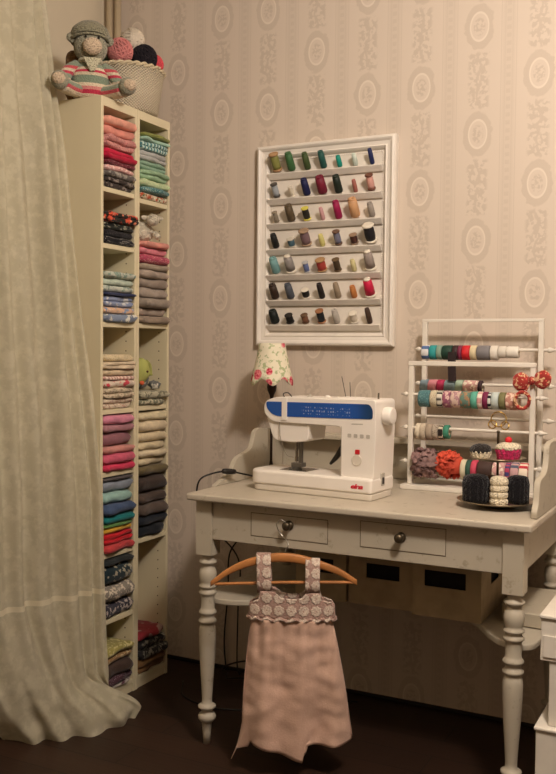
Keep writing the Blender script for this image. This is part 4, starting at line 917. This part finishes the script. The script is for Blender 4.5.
def bigcake(x, y, r, h, m, label, bottom=None):
    t = thing('knitted_cupcake', label, 'toy cupcake', (x, y, zq), group='knitted cupcakes on the cake stand')
    bm = bmesh.new(); k = 4
    if m is BLK: fuzzy(bm, r*.96, r, 0, h, 1, 15, .06)
    else:
      for i in range(k):
        z0 = h*i/k; lathe(bm, [(r*.86, z0), (r*1.0, z0+h/k*.3), (r*1.0, z0+h/k*.75), (r*.88, z0+h/k)], 40, wob=lambda t_: .05*math.cos(2*PI*t_*11+i*1.4))
    link('ribbed_side', bm, m, t, smooth=True)
    bm = bmesh.new(); ball(bm, (0, 0, h), r*.92, 3, .15, 5, 3, zs=(1, 1, .35)); link('icing', bm, bottom or m, t, smooth=True)
bigcake(-.658, -.458, .036, .068, BLK, 'large black ribbed knitted cupcake at the left of the lower plate')
bigcake(-.592, -.468, .024, .072, CRM, 'white ribbed knitted cupcake in the middle of the lower plate')
bigcake(-.553, -.412, .030, .068, BLK, 'black ribbed knitted cupcake at the right of the lower plate')
bigcake(-.640, -.372, .024, .060, BR, 'brown knitted cupcake at the back of the lower plate')

# ------------------------------------------------------------ child's dress on a hanger
DA = math.radians(24)
DP = Vector((-1.15, -.672, 0))
M_wood = plain('c08048', .45, var=.15, scale=9)
hg = thing('wooden_hanger', 'light wooden clothes hanger hooked on the left drawer knob', 'hanger', (DP.x, DP.y, 0), DA)
bm = bmesh.new()
arm_ = smooth_path([(-.200, 0, .538), (-.15, 0, .575), (-.09, 0, .602), (-.02, 0, .617), (.04, 0, .616), (.10, 0, .602), (.16, 0, .582), (.212, 0, .552)], 6)
rows = []
for i, p in enumerate(arm_):
    t = i/(len(arm_)-1); hh = .0075+.0045*math.sin(PI*t); dd = .005+.003*math.sin(PI*t)
    rows.append([bm.verts.new((p.x, p.y+a*dd, p.z+b*hh)) for a, b in ((-1, -.7), (-.7, -1), (.7, -1), (1, -.7), (1, .7), (.7, 1), (-.7, 1), (-1, .7))])
for a, b in zip(rows, rows[1:]):
    for k in range(8): bm.faces.new((a[k], a[(k+1) % 8], b[(k+1) % 8], b[k]))
bm.faces.new(rows[0]); bm.faces.new(rows[-1])
link('shoulder_bar', bm, M_wood, hg, smooth=True)
bm = bmesh.new(); tube(bm, [(-.188, 0, .538), (0, 0, .547), (.20, 0, .552)], .0045, 8); link('lower_bar', bm, M_wood, hg)
bm = bmesh.new(); tube(bm, smooth_path([(.012, 0, .620), (.012, 0, .640), (.018, .004, .652), (.014, .012, .664), (.002, .022, .672), (-.012, .028, .690), (-.016, .030, .708), (-.004, .031, .7185), (.010, .030, .710)], 6), .0016, 8); link('hook', bm, M_metal, hg, smooth=True)
dr = thing('child_dress', "small dusty pink child's dress with crochet bodice hanging from the table", 'dress', (DP.x, DP.y, 0), DA)
def linen():
    n = N('pink_linen'); a = n.noise(180, 2); b = n.noise(11, 3)
    n.color(n.mix(n.m2('MULTIPLY', n.step(b, .35, .7), .7), n.mix(a, 'd2b09e', 'c3a28f'), 'b39480')); n.bump(n.m2('ADD', a, n.m2('MULTIPLY', n.noise(420, 1), .6)), .4, .002); return n.fin(.92, 0, .1, .15)
def crochet():
    n = N('crochet_squares'); x, y, z = n.xyz(n.coord()); Cq = .0345
    def cell(v, o_): return n.m2('SUBTRACT', n.m2('FRACT', n.m2('DIVIDE', n.m2('ADD', v, o_), Cq)), .5)
    u, w = cell(x, -.03+Cq*10+Cq*.5), cell(z, -.4575+Cq*10)
    d = n.m2('SQRT', n.m2('ADD', n.m2('MULTIPLY', u, u), n.m2('MULTIPLY', w, w)))
    pet = n.m2('ADD', d, n.m2('MULTIPLY', n.m2('SINE', n.m2('MULTIPLY', n.m2('ARCTAN2', w, u), 8.0)), .03))
    flo = n.step(pet, .46, .38); c = n.mix(flo, 'b09488', 'd8c8b8'); c = n.mix(n.step(d, .09, .06), c, 'c4a798')
    c = n.mix(n.m2('MULTIPLY', n.step(n.noise(260, 2), .45, .6), .35), c, '8d5f52')
    n.color(c); n.bump(n.m2('ADD', flo, n.m2('MULTIPLY', n.noise(240, 2), 1.1)), .8, .003); return n.fin(.95, 0, .1, .15)
M_lin, M_cro = linen(), crochet()
# skirt: an open tube, flattened front to back, flaring downwards
bm = bmesh.new(); NA, NZ = 120, 46; rows = []
for j in range(NZ+1):
    t = j/NZ; row = []
    for i in range(NA):
        th = 2*PI*i/NA; cx_ = .030 + .018*t; hw = .113 + .042*t + .006*math.sin(t*3)
        ux = math.copysign(abs(math.cos(th))**.75, math.cos(th)); front = math.sin(th) < 0
        x = cx_ + hw*ux
        # hemline: longer on the left, a step in the middle, a trailing corner at far left
        s = x - cx_
        if front:
            hem_ = .098 - .045*max(0, min(1, (x+.09)/.165)) if x < .076 else .102 - .006*math.sin((x-.076)*26)
            if x < -.075: hem_ = .098 - .074*max(0, 1-abs(x+.112)/.030)
        else: hem_ = .115
        tt = max(0, (t-.72)/.28); z = .448 - t*(.448-.100) + (hem_-.100)*tt**1.5
        y = math.sin(th)*(.030 + .016*t) * (1 if abs(math.cos(th)) < .98 else .9)
        pl = (.004+.006*t)*math.sin(x*62+1.2*math.sin(t*2)) + (.0045)*math.sin(x*190+t*1.5)*(1-t)**2 + .013*t*noise.noise(Vector((x*9, t*3, 2.0 if front else 5.0))) + .005*noise.noise(Vector((x*24, t*12, 1)))
        if front: y += pl; y += .010*max(0, min(1, (x-.066)/.030))*t
        else: y -= pl*.5
        if x < -.09 and front: x -= .030*max(0, (t-.8)/.2)**2
        row.append(bm.verts.new((x, y, z)))
    rows.append(row)
for a, b in zip(rows, rows[1:]):
    for k in range(NA): bm.faces.new((a[k], a[(k+1) % NA], b[(k+1) % NA], b[k]))
o = link('skirt', bm, M_lin, dr, smooth=True); o.modifiers.new('thick', 'SOLIDIFY').thickness = .0015
def shell(name, outline, mat, cx_, hw, dep, sign=-1, thick=.004, res=.008):
    """cloth panel cut to an outline in (x,z), bent around the flattened body"""
    bm = bmesh.new(); v = [bm.verts.new((a, 0, b)) for a, b in outline]; bm.faces.new(v)
    xs = [a for a, b in outline]; zs_ = [b for a, b in outline]
    k = min(xs)+res
    while k < max(xs): bmesh.ops.bisect_plane(bm, geom=bm.verts[:]+bm.edges[:]+bm.faces[:], plane_co=(k, 0, 0), plane_no=(1, 0, 0)); k += res
    k = min(zs_)+res
    while k < max(zs_): bmesh.ops.bisect_plane(bm, geom=bm.verts[:]+bm.edges[:]+bm.faces[:], plane_co=(0, 0, k), plane_no=(0, 0, 1)); k += res
    for q in bm.verts:
        s = max(-1, min(1, (q.co.x-cx_)/hw)); q.co.y = sign*dep*math.sqrt(max(0, 1-s*s)) + .0025*noise.noise(Vector((q.co.x*45, q.co.z*45, sign)))
        q.co.z += .002*noise.noise(Vector((q.co.x*60, 3, q.co.z*60)))
    o = link(name, bm, mat, dr, smooth=True); so = o.modifiers.new('thick', 'SOLIDIFY'); so.thickness = thick; so.offset = 0; return o
Bf = [(-.092, .450), (.152, .450), (.150, .485), (.142, .497), (.113, .505), (.108, .525), (.070, .525), (.058, .512), (.03, .508), (.0, .512), (-.018, .528), (-.058, .528), (-.062, .505), (-.088, .490)]
shell('bodice', Bf, M_cro, .030, .124, .032, -1)
shell('back_bodice', Bf, M_cro, .030, .124, .030, 1)
for x0, x1, lean in ((-.066, -.026, -.004), (.068, .108, .0)):
    bm = bmesh.new(); rows = []
    path = [(-.022, .522), (-.0235, .55), (-.021, .58), (-.016, .608), (-.006, .630), (.006, .630), (.015, .608), (.019, .58), (.020, .55), (.020, .522)]
    if x0 > 0: path = [(a, b - .012*max(0, (b-.53)/.1)) for a, b in path]
    for y_, z_ in path: rows.append([bm.verts.new((x0+(x1-x0)*k/6+lean*(z_-.52)/.1, y_ + .001*math.sin(k*2+z_*90), z_)) for k in range(7)])
    for a, b in zip(rows, rows[1:]):
        for k in range(6): bm.faces.new((a[k], a[k+1], b[k+1], b[k]))
    o = link('strap', bm, M_cro, dr, smooth=True); so = o.modifiers.new('thick', 'SOLIDIFY'); so.thickness = .004
# gathered crochet edging between bodice and skirt
bm = bmesh.new(); tube(bm, [(.030+.1225*math.cos(2*PI*k/90), .0335*math.sin(2*PI*k/90), .449+.0035*math.sin(k*1.3)) for k in range(91)], lambda t: .0052+.0012*math.sin(t*260), 8, caps=False); link('edging', bm, M_cro, dr, smooth=True)
